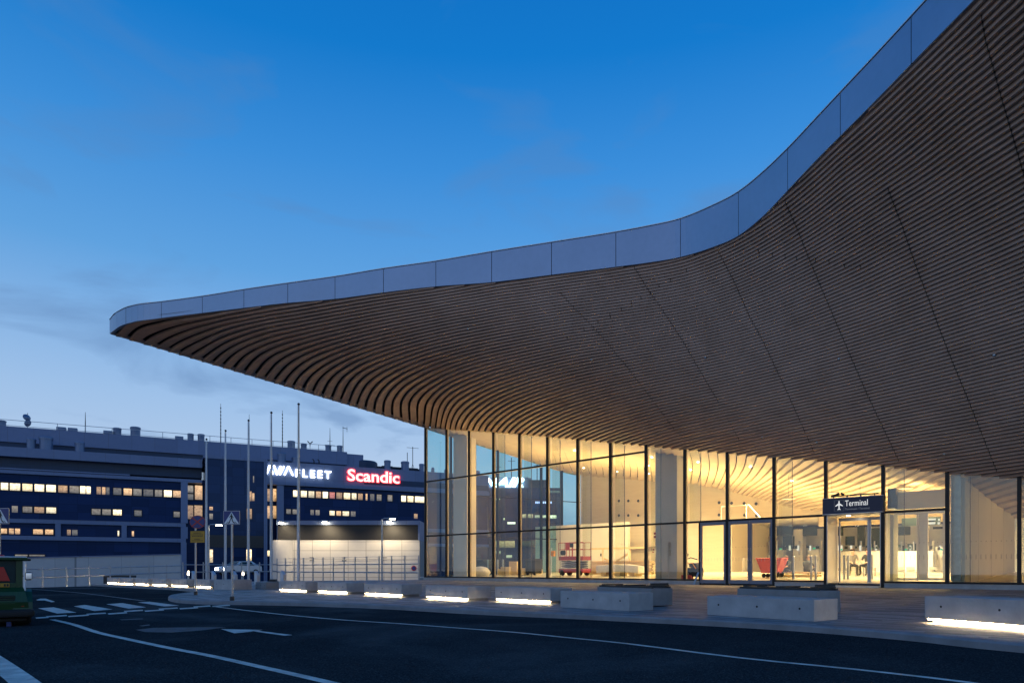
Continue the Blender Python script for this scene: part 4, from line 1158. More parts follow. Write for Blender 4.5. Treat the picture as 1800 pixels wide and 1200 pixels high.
# two timber bearers and a box beside it
m = MB(); m.bbox(-.25, .25, -.2, .2, 0, .30, .01); m.bbox(-.18, .18, -.15, .15, .30, .42, .01)
o = m.build('cable_box', M['dark']); o.location = ground(480, 1030, 0); tag(o, 'small black box beside the dark block near the flagpoles', 'box')
# ------------------------------------------------------------------ flagpoles, slanted bollards
for i, (px, Y, topy) in enumerate(((525, 42, 708), (477, 44.3, 723), (437, 46.7, 737), (396.5, 50, 755), (363, 53.6, 770))):
    lb = ['tallest looking white flagpole, beside the glowing white letters', 'white flagpole in front of the recessed bay at the tower edge', 'white flagpole crossing the middle of the blue glass tower', 'white flagpole rising behind the pedestrian crossing sign', 'white flagpole at the tower corner, nearest the round sign'][i]
    p = at(px, HZ, Y); H = 1 + (HZ - topy) / F0 * Y; zb = pz(p.x, p.y)
    t = thing('flagpole', (p.x, p.y, zb), 0, lb, 'flagpole', 'flagpoles on the plaza')
    m = MB(); m.tube([(0, 0, 0), (0, 0, H * .5), (0, 0, H - zb - .12)], [.085, .07, .045], 12); m.build('pole', M['pole'], t, smooth=True)
    m = MB(); m.lathe([(.01, 0), (.07, .02), (.085, .07), (.06, .12), (.01, .15)], (0, 0, H - zb - .14), 10); m.build('finial', M['dark'], t, smooth=True)
    m = MB(); m.lathe([(.16, 0), (.16, .03), (.10, .05), (.10, .25)], (0, 0, 0), 12); m.build('base', M['steel'], t)
    m = MB(); m.tube([(-.10, -.02, .9), (-.075, -.02, H - zb - .2)], .008, 5); m.tube([(-.13, -.02, .9), (-.06, -.02, 1.0)], .012, 5); m.build('halyard', M['trim'], t)
for i, (px, Y) in enumerate(((341, 50.5), (376, 48.3), (413, 46.2), (452, 43.5), (498, 40.5))):
    lb = ['slanted blue-grey bollard behind the no-stopping sign pole', 'slanted blue-grey bollard between the two sign poles', 'slanted blue-grey bollard hugging the crossing sign pole', 'slanted blue-grey bollard above the small dark block', 'slanted blue-grey bollard at the end of the lit bench by the flagpoles'][i]
    p = at(px, HZ, Y); zb = pz(p.x, p.y)
    t = thing('slanted_bollard', (p.x, p.y, zb), R(-38), lb, 'bollard', 'slanted bollards by the flagpoles')
    m = MB()
    pr = [(-.16, 0), (.16, 0), (.16, .62), (-.16, .88)]
    for s in (-.10, .10): m.poly([(x, s, z) for x, z in (pr if s < 0 else pr[::-1])])
    for a, b in zip(pr, pr[1:] + pr[:1]): m.poly([(a[0], -.10, a[1]), (b[0], -.10, b[1]), (b[0], .10, b[1]), (a[0], .10, a[1])])
    m.build('post', M['pole'], t)
    m = MB(); m.box(-.22, .22, -.16, .16, 0, .03); m.build('foot_plate', M['steel'], t)
# ------------------------------------------------------------------ railing
t = thing('railing', (0, 0, 0), 0, 'thin grey steel railing with tall posts along the far plaza edge', 'railing')
def rp(p, z): return Vector((p[0], p[1], z))
seg = [((-28.9, 42.0), (-25.2, 52.3), 7, 0.02, .30, 1.1), ((-25.2, 52.3), (-19.9, 57.8), 5, .30, .35, 1.25), ((-19.9, 57.8), (-6.1, 44.6), 13, .30, .30, 1.62)]
for a, b, n, z0, z1, h in seg:
    for i in range(n + (1 if h > 1.5 else 0)):
        f = i / n; p = (a[0] + (b[0] - a[0]) * f, a[1] + (b[1] - a[1]) * f); z = z0 + (z1 - z0) * f
        m = MB(); m.tube([(0, 0, -.5), (0, 0, h)], .046, 8); m.lathe([(.05, -.02), (.05, .0)], (0, 0, .0), 8)
        o = m.build('post', M['steel'], t); o.location = (p[0], p[1], z)
    for k, hh in enumerate((.48, 1.05 if h > 1.2 else .98)):
        m = MB(); m.tube([rp(a, z0 + hh), rp(b, z1 + hh)], .042 if k else .05, 8); m.build('rail', M['steel'], t)
    if h > 1.5:
        for hh in (1.3, 1.58):
            m = MB(); m.tube([rp(a, z0 + hh), rp(b, z1 + hh)], .012, 5); m.build('wire', M['steel'], t)
# lower stretch going off behind the vehicle
m = MB(); m.tube([(-28.9, 42, .5), (-34, 33, .5)], .033, 8); m.build('rail', M['steel'], t)
m = MB(); m.tube([(-28.9, 42, 1.0), (-34, 33, 1.0)], .03, 8); m.build('rail', M['steel'], t)
# ------------------------------------------------------------------ road signs
def post_to(t, h, r=.035, mat='steel'):
    m = MB(); m.tube([(0, 0, 0), (0, 0, h)], r, 10); m.build('pole', M[mat], t, smooth=True)
    m = MB(); m.lathe([(.07, 0), (.07, .12), (.045, .14)], (0, 0, 0), 10); m.build('foot', M['dark'], t)
p = ground(344, 1045, 0)
t = thing('no_stopping_sign', p, R(-6), 'round blue no-stopping sign with red cross above a yellow panel on a thin pole', 'road sign')
post_to(t, 2.95)
YS = p.y
def ell(mb_, rx, rz, y, c, n=40, mi=0, ring=None):
    pts = [(c[0] + rx * math.cos(2*math.pi*i/n), y, c[1] + rz * math.sin(2*math.pi*i/n)) for i in range(n)]
    mb_.poly(pts, mi)
sc_ = (.10, 1 + 83 * YS / F0)
m = MB()
for mi, rx, rz, y in ((0, .325, .255, -.045), (1, .305, .235, -.050)): ell(m, rx, rz, y, sc_, mi=mi)
for s in (-1, 1):
    d = Vector((.235, 0, .18 * s)); nn = Vector((.022, 0, -.03 * s)).normalized() * .028
    c = Vector((sc_[0], -.054 - .002 * s, sc_[1]))
    m.poly([c - d + nn, c + d + nn, c + d - nn, c - d - nn], 0)
n_ = 40
for i in range(n_):
    a, b = 2*math.pi*i/n_, 2*math.pi*(i+1)/n_
    m.poly([(sc_[0]+.325*math.cos(a), -.045, sc_[1]+.255*math.sin(a)), (sc_[0]+.325*math.cos(b), -.045, sc_[1]+.255*math.sin(b)), (sc_[0]+.325*math.cos(b), -.03, sc_[1]+.255*math.sin(b)), (sc_[0]+.325*math.cos(a), -.03, sc_[1]+.255*math.sin(a))], 0)
m.build('sign_face', [M['sign_red'], M['sign_blue']], t, fixn=False)
m = MB(); zc = 1 + 57 * YS / F0
m.box(sc_[0] - .30, sc_[0] + .31, -.05, -.035, zc - .235, zc + .235); m.box(sc_[0] - .285, sc_[0] + .295, -.054, -.0505, zc - .22, zc + .22, 1)
for k, (w0, h0) in enumerate(((.16, .15), (.24, .08), (.22, .02), (.12, -.09), (.23, -.15))):
    random.seed(k); x = -w0
    while x < w0:
        l_ = random.uniform(.02, .07); m.box(sc_[0] + x, sc_[0] + min(x + l_, w0), -.056, -.0545, zc + h0 - .013, zc + h0 + .013, 0); x += l_ + .014
m.build('text_panel', [M['sign_back'], M['yellow'], M['orange']], t)
def crossing(px, py, top, bot, pxc, wpx, label, rz=0, h=None):
    p = ground(px, py, 0); Yk = p.y; t = thing('crossing_sign', p, R(rz), label, 'road sign', 'pedestrian crossing signs')
    zt, zb = 1 + (HZ - top) * Yk / F0, 1 + (HZ - bot) * Yk / F0; hw = wpx * Yk / F0 / 2; cx = (pxc - px) * Yk / F0
    post_to(t, zt - .05)
    m = MB(); m.box(cx - hw, cx + hw, -.055, -.04, zb, zt, 0)
    m.box(cx - hw + .012, cx + hw - .012, -.059, -.0555, zb + .012, zt - .012, 1)
    H = zt - zb; zc0 = zb + H * .06
    m.poly([(cx - hw * .92, -.062, zc0), (cx + hw * .92, -.062, zc0), (cx, -.062, zt - H * .08)], 2)
    def blk(pts, mi=3): m.poly([(cx + x * hw, -.065, zb + z * H) for x, z in pts], mi)
    a_ = [(0.0 + .07 * math.cos(k * .7), .76 + .055 * math.sin(k * .7)) for k in range(9)]; blk(a_)
    blk([(-.09, .70), (.10, .70), (.11, .46), (-.07, .46)]); blk([(-.09, .68), (-.26, .54), (-.22, .49), (-.06, .60)]); blk([(.09, .68), (.26, .50), (.21, .46), (.07, .60)])
    blk([(-.07, .48), (.05, .48), (-.12, .30), (-.22, .10), (-.33, .12), (-.19, .33)]); blk([(.0, .48), (.11, .48), (.17, .28), (.33, .14), (.25, .09), (.07, .26)])
    for x in (-.62, -.42, .36, .56): blk([(x, .07), (x + .10, .07), (x * .8 + .06, .20), (x * .8, .20)], 3)
    m.build('sign_face', [M['steel'], M['sign_blue'], M['sign_white'], M['sign_back']], t, fixn=False)
crossing(408, 1055, 897.5, 921.5, 408.5, 29.5, 'blue square pedestrian crossing sign on a thin pole at the kerb corner', -4)
crossing(-1, 1062, 893, 920.5, 4, 31, 'cropped blue pedestrian crossing sign above the green loader', -4)
# ------------------------------------------------------------------ office block across the lower road
BD = Vector((.894, .447)); BN = Vector((-.447, .894)); BO = Vector((-81.0, 108.0))
BD3, BN3, BO3 = Vector((*BD, 0)), Vector((*BN, 0)), Vector((*BO, 0))
def ba(px, d=0.0):
    q = (px - CX) / F0; b = BO + BN * d
    return (q * b.y - b.x) / (BD.x - q * BD.y)
def bz(px, py, d=0.0):
    Y = (BO + BN * d + BD * ba(px, d)).y; return 1 + (HZ - py) / F0 * Y
def bq(a, d, z): return BO3 + BD3 * a + BN3 * d + ZV * z
def bbx(m, a0, a1, d0, d1, z0, z1, mi=0): m.obox(bq(a0, d0, z0), BD3 * (a1 - a0), BN3 * (d1 - d0), ZV * (z1 - z0), mi)
off = thing('office_building', BO3, math.atan2(BD.y, BD.x), 'long dark blue glass office block with rows of lit windows and rooftop vents', 'building')
INV = Matrix.Translation(BO3) @ Matrix.Rotation(math.atan2(BD.y, BD.x), 4, 'Z')
INVi = INV.inverted()
def bbuild(m, name, mat, parent=None, swap=True):
    """local frame of the block: x along the front, y = height for the panel grids"""
    m.v = [tuple(INVi @ Vector(v)) for v in m.v]
    if swap:   # turn the mesh so that its texture grid lies in the facade
        m.v = [(x, z, -y) for x, y, z in m.v]
    o = m.build(name, mat, parent or off)
    if swap: o.rotation_euler = (math.pi / 2, 0, 0)
    if parent is not None and parent is not off:
        o.rotation_euler = (0, 0, 0)
    return o
AL, A1, A2, A3, A4, AE = -30.0, ba(320), ba(360), ba(463), ba(489), ba(748) + 14
ZB = -3.2
# left wing
m = MB(); bbx(m, AL, A1, 0, 14, ZB, 16.2); bbuild(m, 'left_wing_wall', M['bglass'])
m = MB(); bbx(m, AL, A1 + 3.2, -.5, 14, 18.9, 20.4); bbuild(m, 'parapet', M['bmetal'])
m = MB(); bbx(m, AL, A1 + 3.2, .8, 13.5, 17.2, 18.9); bbuild(m, 'recessed_band', M['bmetal_dk'])
m = MB(); bbx(m, AL, A1 + 3.2, -.6, 13.6, 16.2, 16.75); bbx(m, AL, A1 - 8, -.2, 1, 16.9, 17.1); bbuild(m, 'cornice', M['bmetal'])
for z0, z1, nm in ((8.4, 9.05, 'floor_ledge'), (5.7, 6.35, 'floor_ledge')):
    m = MB(); bbx(m, AL, A1 + .6, -.6, .2, z0, z1); bbuild(m, nm, M['bmetal'])
m = MB(); bbx(m, A1 - .2, A1 + .7, -.62, .3, ZB, 5.69); bbx(m, A1 - .2, A1 + .9, -.62, .3, 6.36, 8.39); bbx(m, A1 - .2, A1 + .9, -.62, .3, 9.06, 16.19); bbuild(m, 'corner_pier', M['bmetal'])
for px in (98, 214):
    m = MB(); a = ba(px); bbx(m, a, a + .75, -.58, .2, 6.36, 8.39); bbuild(m, 'pier', M['bmetal'])
# recess bays and tower
m = MB(); bbx(m, A1 + .6, A2 + .2, 1.5, 14, ZB, 17.0); bbuild(m, 'recess_wall', M['bglass'])
m = MB(); bbx(m, A2, A3, -1.4, 14, ZB, bz(410, 810)); bbuild(m, 'tower_wall', M['bglass2'])
zt_ = bz(410, 810)
m = MB(); bbx(m, A2 - .3, A3 + .5, -1.6, 14, zt_, zt_ + .5); bbx(m, A3 - .1, A3 + .5, -1.62, 14, ZB, zt_ - .002); bbuild(m, 'tower_frame', M['bmetal'])
m = MB(); bbx(m, A2 + .1, A3 - .15, -1.5, -1.3, bz(410, 962), bz(410, 941)); bbuild(m, 'tower_dark_band', M['dark'])
m = MB(); bbx(m, A3 + .5, A4, 1.5, 14, ZB, 17.0); bbuild(m, 'recess_wall', M['bglass'])
# right wing
m = MB(); bbx(m, A4, AE, 0, 14, ZB, 16.6); bbuild(m, 'right_wing_wall', M['bglass'])
zsb, zst = bz(600, 852.5), bz(600, 819)
m = MB(); bbx(m, A3 + .5, AE, -.5, 14, zsb, zst); bbuild(m, 'sign_band', M['bmetal'])
m = MB(); bbx(m, A3 + .5, AE, -.9, 13, 16.6, zsb - .02); bbuild(m, 'cornice', M['bmetal'])
m = MB(); bbx(m, A4 - .3, A4 + .9, -.7, .3, ZB, 16.59); bbuild(m, 'pier', M['bmetal'])
m = MB(); bbx(m, ba(640, -.5), AE, -.53, -.4, zsb + .4, zsb + 1.5); bbuild(m, 'sign_band_louvre', M['bmetal_dk'])
m = MB(); bbx(m, ba(738, -2), AE, -.6, .2, 8.6, 9.3); bbx(m, ba(738, -2), AE, -.6, .2, 5.7, 6.3); bbuild(m, 'floor_ledge', M['bmetal'])
# penthouse
dP = 6.0
zp = bz(0, 748, dP); aPE = ba(607, dP)
m = MB(); bbx(m, AL, aPE, dP, 14, 20.0, zp - 2.6, 0); bbuild(m, 'penthouse_wall', M['bmetal_dk'])
m = MB(); bbx(m, AL, aPE + .3, dP - .3, 14.3, zp - 2.6, zp); bbuild(m, 'penthouse_parapet', M['bmetal'])
m = MB(); bbx(m, AL, aPE, dP - .25, dP + .1, zp - 2.3, zp - .9); bbuild(m, 'penthouse_band', M['bmetal_dk'])
# lower drum at the end of the penthouse
m = MB(); bbx(m, aPE + .3, ba(640, dP), dP + .6, 13, 20.0, bz(620, 797, dP)); bbuild(m, 'plant_room', M['bmetal'])
def on_roof(m, name, px, d, z, mat='vent', parent=None):
    o = m.build(name, M[mat], off, smooth=True); o.location = INVi @ bq(ba(px, d), d, z); return o
m = MB(); m.lathe([(3.0, 0), (3.0, 3.2), (2.7, 3.5)], (0, 0, 0), 28); on_roof(m, 'plant_drum', 638, dP + 3.2, 20.0, 'bmetal_dk')
def vent(px, ytop, wpx, d, zb):
    Y = (BO + BN * d + BD * ba(px, d)).y; r = wpx * Y / F0 / 2; h = max(.4, bz(px, ytop, d) - zb)
    m = MB(); m.lathe([(r * .92, 0), (r * .92, h * .82), (r, h * .82), (r, h * .95), (r * .85, h)], (0, 0, 0), 18); on_roof(m, 'roof_vent', px, d, zb)
for px, yt, wp in ((2, 739, 16), (206, 752, 14), (238, 750.5, 17), (335, 762, 11), (353.5, 763, 12), (512, 775, 14), (534, 780, 11), (577, 782, 11), (597, 783, 10)): vent(px, yt, wp, dP + 1.5, zp)
for px, yt, wp in ((55, 771, 15), (81, 768, 22), (140, 777, 16), (495, 796, 15), (520, 803, 15)): vent(px, yt, wp, 2.5, 20.3)
for px, yt, wp in ((681, 809, 12), (712, 811, 15), (741, 815, 9)): vent(px, yt, wp, 2.5, zst - .1)
for px in (108, 128, 190, 315):
    m = MB(); m.bbox(-.7, .7, -.5, .5, 0, .7, .05); on_roof(m, 'roof_unit', px, dP + 1, zp)
random.seed(3)
for i in range(15):
    px = 155 + i * 12; m = MB()
    m.lathe([(.8, 0), (.9, .5), (.6, .9), (.2, 1.0)], (0, 0, 0), 10); m.bbox(-1.2, 1.2, -.5, .5, 0, .5 + .4 * random.random(), .06)
    on_roof(m, 'roof_unit', px, 3.2, 20.0, 'bdark')
for i in range(9):
    px = 662 + i * 9; m = MB(); m.bbox(-1.1, 1.1, -.5, .5, 0, .8 + .8 * random.random(), .08); on_roof(m, 'roof_unit', px, 5, zst - .1, 'bdark')
# railing along the penthouse edge
m = MB(); zr = bz(0, 736, dP) ; m.tube([bq(AL, dP + .2, zr), bq(ba(600, dP), dP + .2, zr)], .045, 6); m.tube([bq(AL, dP + .2, zr - .9), bq(ba(600, dP), dP + .2, zr - .9)], .035, 6)
m.v = [tuple(INVi @ Vector(v)) for v in m.v]; m.build('roof_railing', M['steel'], off)
for px in (101, 150, 197, 286, 330, 369, 406, 443, 480, 515, 560, 596):
    m = MB(); m.tube([(0, 0, 0), (0, 0, zr - zp)], .05, 6); on_roof(m, 'railing_post', px, dP + .2, zp, 'steel')
# dishes and aerials
m = MB(); m.lathe([(.05, -.25), (.4, -.1), (.62, .10), (.58, .08), (.35, -.06)], (0, 0, 0), 20, axis='y'); o = on_roof(m, 'satellite_dish', 47.5, dP + .5, bz(47, 732, dP), 'vent'); o.rotation_euler = (R(-20), 0, R(35))
m = MB(); m.lathe([(.05, -.25), (.4, -.1), (.6, .10), (.56, .08), (.35, -.06)], (0, 0, 0), 20, axis='y'); o = on_roof(m, 'satellite_dish', 48, dP + .5, bz(48, 742, dP), 'vent'); o.rotation_euler = (R(-5), 0, R(-25))
m = MB(); m.tube([(0, 0, 0), (0, 0, 2.6)], .06, 6); on_roof(m, 'dish_mast', 48.5, dP + .6, zp, 'steel')
for px, yt, cross in ((150, 724, 0), (388, 709, 1), (438, 728, 0), (496.5, 721, 1), (580, 752, 2), (603, 749, 3)):
    zt_a = bz(px, yt, dP + 1); m = MB(); h = zt_a - zp
    m.tube([(0, 0, 0), (0, 0, h * .5), (0, 0, h)], [.09, .07, .03], 6)
    if cross == 1:
        for k in range(9): m.lathe([(.10, h * (.15 + .09 * k)), (.10, h * (.15 + .09 * k) + .25)], (0, 0, 0), 6)
    if cross == 2: m.tube([(-1, 0, h * .28), (1, 0, h * .28)], .04, 5); m.tube([(-.5, 0, h * .45), (.5, 0, h * .45)], .03, 5)
    if cross == 3: m.tube([(-.1, 0, h * .95), (.9, 0, h * .92)], .06, 5); m.tube([(.8, 0, h * .8), (.8, 0, h)], .04, 5)
    on_roof(m, 'antenna', px, dP + 1, zp, 'bdark')
for px, yt in ((716, 795), (725.5, 785)):
    d_ = 5; zb_ = zst - .1; h = bz(px, yt, d_) - zb_; m = MB(); m.tube([(0, 0, 0), (0, 0, h)], .07, 6)
    if yt == 785:
        m.tube([(-1.3, 0, h * .96), (1.3, 0, h * .96)], .04, 5); m.tube([(0, 0, h * .4), (-.8, 0, 0)], .03, 5); m.tube([(0, 0, h * .4), (.8, 0, 0)], .03, 5)
    on_roof(m, 'antenna', px, d_, zb_, 'bdark')
m = MB(); m.tube([(-.5, 0, 1.8), (0, 0, 1.3), (0, 0, 0)], .10, 6); m.tube([(.5, 0, 1.8), (0, 0, 1.3)], .10, 6); on_roof(m, 'antenna', 545, dP + 1, zp, 'bdark')
for px in (552, 561):
    m = MB(); m.tube([(0, 0, 0), (0, 0, 1.9), (-.2, 0, 2.2), (-.45, 0, 2.2)], .12, 8); on_roof(m, 'roof_pipe', px, 4, 20.3, 'bdark')
# windows: each pane its own part
def window(a0, a1, z0, z1, mat, d=-.03, nm='window'):
    m = MB(); m.poly([(a0, z0, d * -1), (a1, z0, d * -1), (a1, z1, d * -1), (a0, z1, d * -1)])
    o = m.build(nm, mat, off, fixn=False); o.rotation_euler = (math.pi / 2, 0, 0)
    if a1 - a0 > .9:
        f = MB(); t_ = .05; y = d * -1
        f.box(a0 - t_, a0 + t_, z0 - t_, z1 + t_, y, y + .09); f.box(a1 - t_, a1 + t_, z0 - t_, z1 + t_, y, y + .09)
        f.box(a0 + t_, a1 - t_, z1 - t_, z1 + t_, y, y + .088); f.box(a0 + t_, a1 - t_, z0 - t_, z0 + t_, y, y + .088)
        f.build('frame', M['mull'], o)
    return o
WM = M['win']
def wrow(spec, z0, z1, d=-.03):
    for pa, pb, k in spec:
        a0, a1 = ba(pa, d), ba(pb, d); window(a0 + .06, a1 - .06, z0, z1, WM[random.choice((0, 0, 3, 3, 1, 2)) if k == 0 else k] if isinstance(k, int) else M[k], d)
z0, z1 = 13.5, 14.75
wrow([(0, 16, 0), (16, 37, 3), (38, 58.5, 0), (59.5, 79, 0), (80, 99.5, 0), (101, 120, 0), (121, 140, 0), (140, 151, 3), (151, 160, 0), (169, 178, 1), (178.5, 186, 1), (186, 193, 2), (198, 214.5, 2), (216, 233, 1), (233, 250, 2), (251, 270, 2), (271, 286, 0), (287, 303, 0), (303, 320, 1), (-20, 0, 0), (-42, -21, 0)], z0, z1)
z0, z1 = 10.05, 11.1
wrow([(38.5, 58, 2), (59, 79, 0), (80, 100, 0), (160, 178, 2), (178.5, 196, 2), (197.5, 215, 0), (235, 250, 2), (304, 317, 2), (20, 32, 2)], z0, z1)
wrow([(0, 14, 1), (15, 25, 1), (25.5, 36, 1), (57, 77, 1), (78, 95, 1), (117, 125, 1), (126, 137, 2), (206, 210, 0), (231, 236, 1)], 6.6, 7.5, -.05)
wrow([(25, 50, 2), (50, 80, 2), (217, 232, 0), (233, 248, 0), (254, 268, 0), (268, 284, 0)], 3.05, 3.4)
for pa, pb, ya, yb, k in ((327, 340, 852, 866, 2), (342, 356, 852, 878, 1), (327, 340, 887, 912, 1), (341, 356, 887, 912, 1), (327, 340, 867, 878, 2)):
    d = 1.45; a0, a1 = ba(pa, d), ba(pb, d); window(a0, a1, bz(pa, yb, d), bz(pa, ya, d), WM[k], d)
for pa, pb, ya, yb, k in ((466, 478, 858, 881, 1), (479, 489, 858, 881, 1), (466, 478, 888, 911, 1), (479, 489, 888, 911, 1), (466, 474, 967, 977, 0), (476, 480, 967, 977, 0)):
    d = 1.45; a0, a1 = ba(pa, d), ba(pb, d); window(a0, a1, bz(pa, yb, d), bz(pa, ya, d), WM[k], d)
for pa, pb, ya, yb, k in ((438, 442, 863, 880, 1), (443, 447, 866, 880, 1), (433, 443, 893, 912, 1), (433, 442, 965, 985, 0), (368, 374, 965, 988, 0), (368, 374, 890, 896, 1), (368, 374, 902, 912, 2), (444.5, 446.5, 836, 848, 2)):
    d = -1.43; a0, a1 = ba(pa, d), ba(pb, d); window(a0, a1, bz(pa, yb, d), bz(pa, ya, d), WM[k], d)
for pa, pb, k in ((514, 526.5, 0), (527.5, 540, 3), (541, 553, 0), (554, 565, 0), (566, 577, 0), (578, 589, 'win_red'), (590, 602, 0), (603, 616, 0), (617, 627, 3), (628, 638, 0), (642, 646, 1), (650, 658, 2), (661, 671, 2), (680, 690, 2), (704, 714, 3), (715, 727, 0), (728, 747, 0)):
    window(ba(pa) + .05, ba(pb) - .05, bz(600, 877), bz(600, 865) , M[k] if k == 'win_red' else WM[random.choice((0, 3, 3, 1, 0)) if k == 0 else k])
for pa, pb, k in ((502, 512, 2), (513, 523, 2), (545, 552, 2), (554, 562, 2), (578, 589, 3), (590, 600, 1), (601, 614, 3), (616, 625, 2), (727, 734, 1)):
    window(ba(pa) + .05, ba(pb) - .05, bz(600, 906.5), bz(600, 897.5), WM[k])
# illuminated lettering on the band: things of their own, fixed to the block
sw = thing('illuminated_sign', bq(ba(464, -.5), -.6, 0), 0, 'glowing white capital letters on the roof band next to the blue tower', 'sign')
def bsign(parent, s, pxa, pxb, yb_, yt_, mat, nm, dd=0.0, **k):
    d = -.75 + dd; o = text_mesh(nm, s, 1.0, M[mat], (0, 0, 0), (1, 0, 0), parent=None, extrude=.06, **k)
    xs_ = [v.co.x for v in o.data.vertices]; zs_ = [v.co.z for v in o.data.vertices]
    a0, a1 = ba(pxa, d), ba(pxb, d); za, zb_ = bz((pxa + pxb) / 2, yb_, d), bz((pxa + pxb) / 2, yt_, d)
    kx, kz = (a1 - a0) / (max(xs_) - min(xs_)), (zb_ - za) / (max(zs_) - min(zs_))
    for v in o.data.vertices:
        v.co = bq(a0 + (v.co.x - min(xs_)) * kx, d + v.co.y, za + (v.co.z - min(zs_)) * kz) - parent.location
    o.parent = parent; o.location = (0, 0, 0); return o
# slanted capitals drawn as bars: A V I(/) A
def slant(parent, bars):
    d = -.75; zA, zB = bz(490, 833.5, d), bz(490, 818.5, d)
    for (x0, y0), (x1, y1), wd in bars:
        m = MB()
        def pt(x, y, dd): return bq(ba(467.5, d) + (ba(517, d) - ba(467.5, d)) * x, d + dd, zA + (zB - zA) * y) - parent.location
        f = [pt(x0 - wd, y0, 0), pt(x0 + wd, y0, 0), pt(x1 + wd, y1, 0), pt(x1 - wd, y1, 0)]; b = [pt(x0 - wd, y0, .15), pt(x0 + wd, y0, .15), pt(x1 + wd, y1, .15), pt(x1 - wd, y1, .15)]
        m.raw(f + b, [(0, 1, 2, 3), (7, 6, 5, 4), (0, 4, 5, 1), (1, 5, 6, 2), (2, 6, 7, 3), (3, 7, 4, 0)]); m.build('letter_stroke', M['sign_w'], parent)
slant(sw, [((.03, .0), (.13, 1), .023), ((.24, .0), (.15, 1), .023), ((.29, 1), (.38, 0), .023), ((.52, 1), (.40, 0), .023), ((.50, 0), (.64, 1), .023), ((.66, 0), (.79, 1), .023), ((.96, 0), (.81, 1), .023)])
bsign(sw, 'FLEET', 519.5, 582, 839, 826, 'sign_w2', 'lettering', bold=.012, spacing=1.4)
for o in list(sw.children)[:0]: pass
sr = thing('illuminated_sign', bq(ba(610, -.5), -.6, 0), 0, 'glowing red and pink lettering on the pale roof band of the office block', 'sign')
bsign(sr, 'Scandic', 610, 703, 847.5, 826, 'sign_r', 'lettering_halo', bold=.045)
bsign(sr, 'Scandic', 611.2, 701.8, 846.8, 826.8, 'sign_rc', 'lettering', dd=-.09, bold=.006)
# ------------------------------------------------------------------ white retaining wall under the block
t = thing('retaining_wall', (0, 0, 0), 0, 'long low white wall below the left wing behind the railing', 'wall')
wa, wb = at(-60, HZ, 88), at(317, HZ, 92)
m = MB(); d = Vector((wb.x - wa.x, wb.y - wa.y, 0)); 
za, zb_ = 1 + 17 * 88 / F0, 1 + 25.5 * 92 / F0
A, B = Vector((wa.x, wa.y, 0)), Vector((wb.x, wb.y, 0)); bk_ = Vector((-d.y, d.x, 0)).normalized() * .5
fr = [A + ZV * -3.2, B + ZV * -3.2, B + ZV * zb_, A + ZV * za]; bq_ = [p + bk_ for p in fr]
m.raw(fr + bq_, [(0, 1, 2, 3), (7, 6, 5, 4), (3, 2, 6, 7), (1, 5, 6, 2), (0, 3, 7, 4)])
m.build('wall', M['bwhite'], t)
m = MB(); p0 = A.lerp(B, (178 + 60) / 377); p1 = A.lerp(B, (237 + 60) / 377); m.obox(p0 - bk_ * .05 + ZV * -3.1, p1 - p0, bk_ * .1, ZV * 3.3); m.build('vent_grille', M['dark'], t)
m = MB(); m.obox(A + ZV * (za) - bk_ * .2, B - A + ZV * (zb_ - za), bk_ * 1.4, ZV * .12); m.build('coping', M['bmetal'], t)
# ------------------------------------------------------------------ tiled ramp building
GY = 84.0
t = thing('ramp_building', at(612, HZ, GY) - ZV * 1, 0, 'low white tiled ramp building with a black band, lit by wall lamps', 'building')
def gx_(px): return (px - 612) * GY / F0
def gz(py): return 1 + (HZ - py) * GY / F0
m = MB(); m.box(gx_(487), gx_(738), 0, 8, -3.2, gz(949)); m.v = [(x, z, -y) for x, y, z in m.v]; o = m.build('tiled_wall', M['tile'], t); o.rotation_euler = (math.pi / 2, 0, 0)
m = MB(); m.box(gx_(487), gx_(735), .15, 8, gz(949) + .002, gz(922)); m.build('black_band', M['band'], t)
m = MB(); m.box(gx_(486), gx_(738), -.12, 8, gz(922) + .002, gz(914.5)); m.build('roof_edge', M['bmetal'], t)
m = MB(); m.box(gx_(735), gx_(738), -.12, 8, gz(949) + .002, gz(922)); m.build('end_pier', M['bmetal'], t)
m = MB(); m.lathe([(1.4, -3.2), (1.4, gz(949) - .01)], (gx_(497), .6, 0), 24); m.build('round_corner', M['tile'], t, smooth=True)
for px in (498, 548, 605, 676):
    m = MB()
    for dx in (-2, 2):
        for dz in (0, 5): m.box(gx_(px + dx) - .13, gx_(px + dx) + .13, -.02, .0, gz(980 + dz), gz(979 + dz))
    m.build('wall_vent', M['dark'], t)
m = MB(); m.lathe([(.33, -.03), (.33, -.01)], (gx_(727.5), 0, gz(998)), 16, axis='y'); o = m.build('wall_sign', M['sign_red'], t)
m = MB(); m.lathe([(.24, -.04), (.24, -.031)], (gx_(727.5), 0, gz(998)), 16, axis='y'); m.build('sign_disc', M['sign_blue'], o)
for px, py in ((497, 917), (573, 916), (686, 915.5)):
    m = MB(); m.bbox(-.35, .35, -.75, -.0, -.1, .1, .03); o = m.build('wall_lamp', M['steel'], t); o.location = (gx_(px), -.12, gz(py))
    m = MB(); m.lathe([(.28, 0), (.26, -.12), (.1, -.18)], (0, -.45, -.10), 14); m.build('lamp_glass', M['lamp'], o, smooth=True)
    l = bpy.data.lights.new('wall_lamp_light', 'SPOT'); l.energy = 1700 if px > 500 else 800; l.spot_size = R(140); l.spot_blend = .7; l.color = (1, .78, .48); l.shadow_soft_size = .2
    lo = bpy.data.objects.new('wall_lamp_light', l); COL.objects.link(lo); lo.location = Vector(t.location) + Vector((gx_(px), -2.6, gz(py) - .1)); lo.rotation_euler = (R(18), 0, 0)
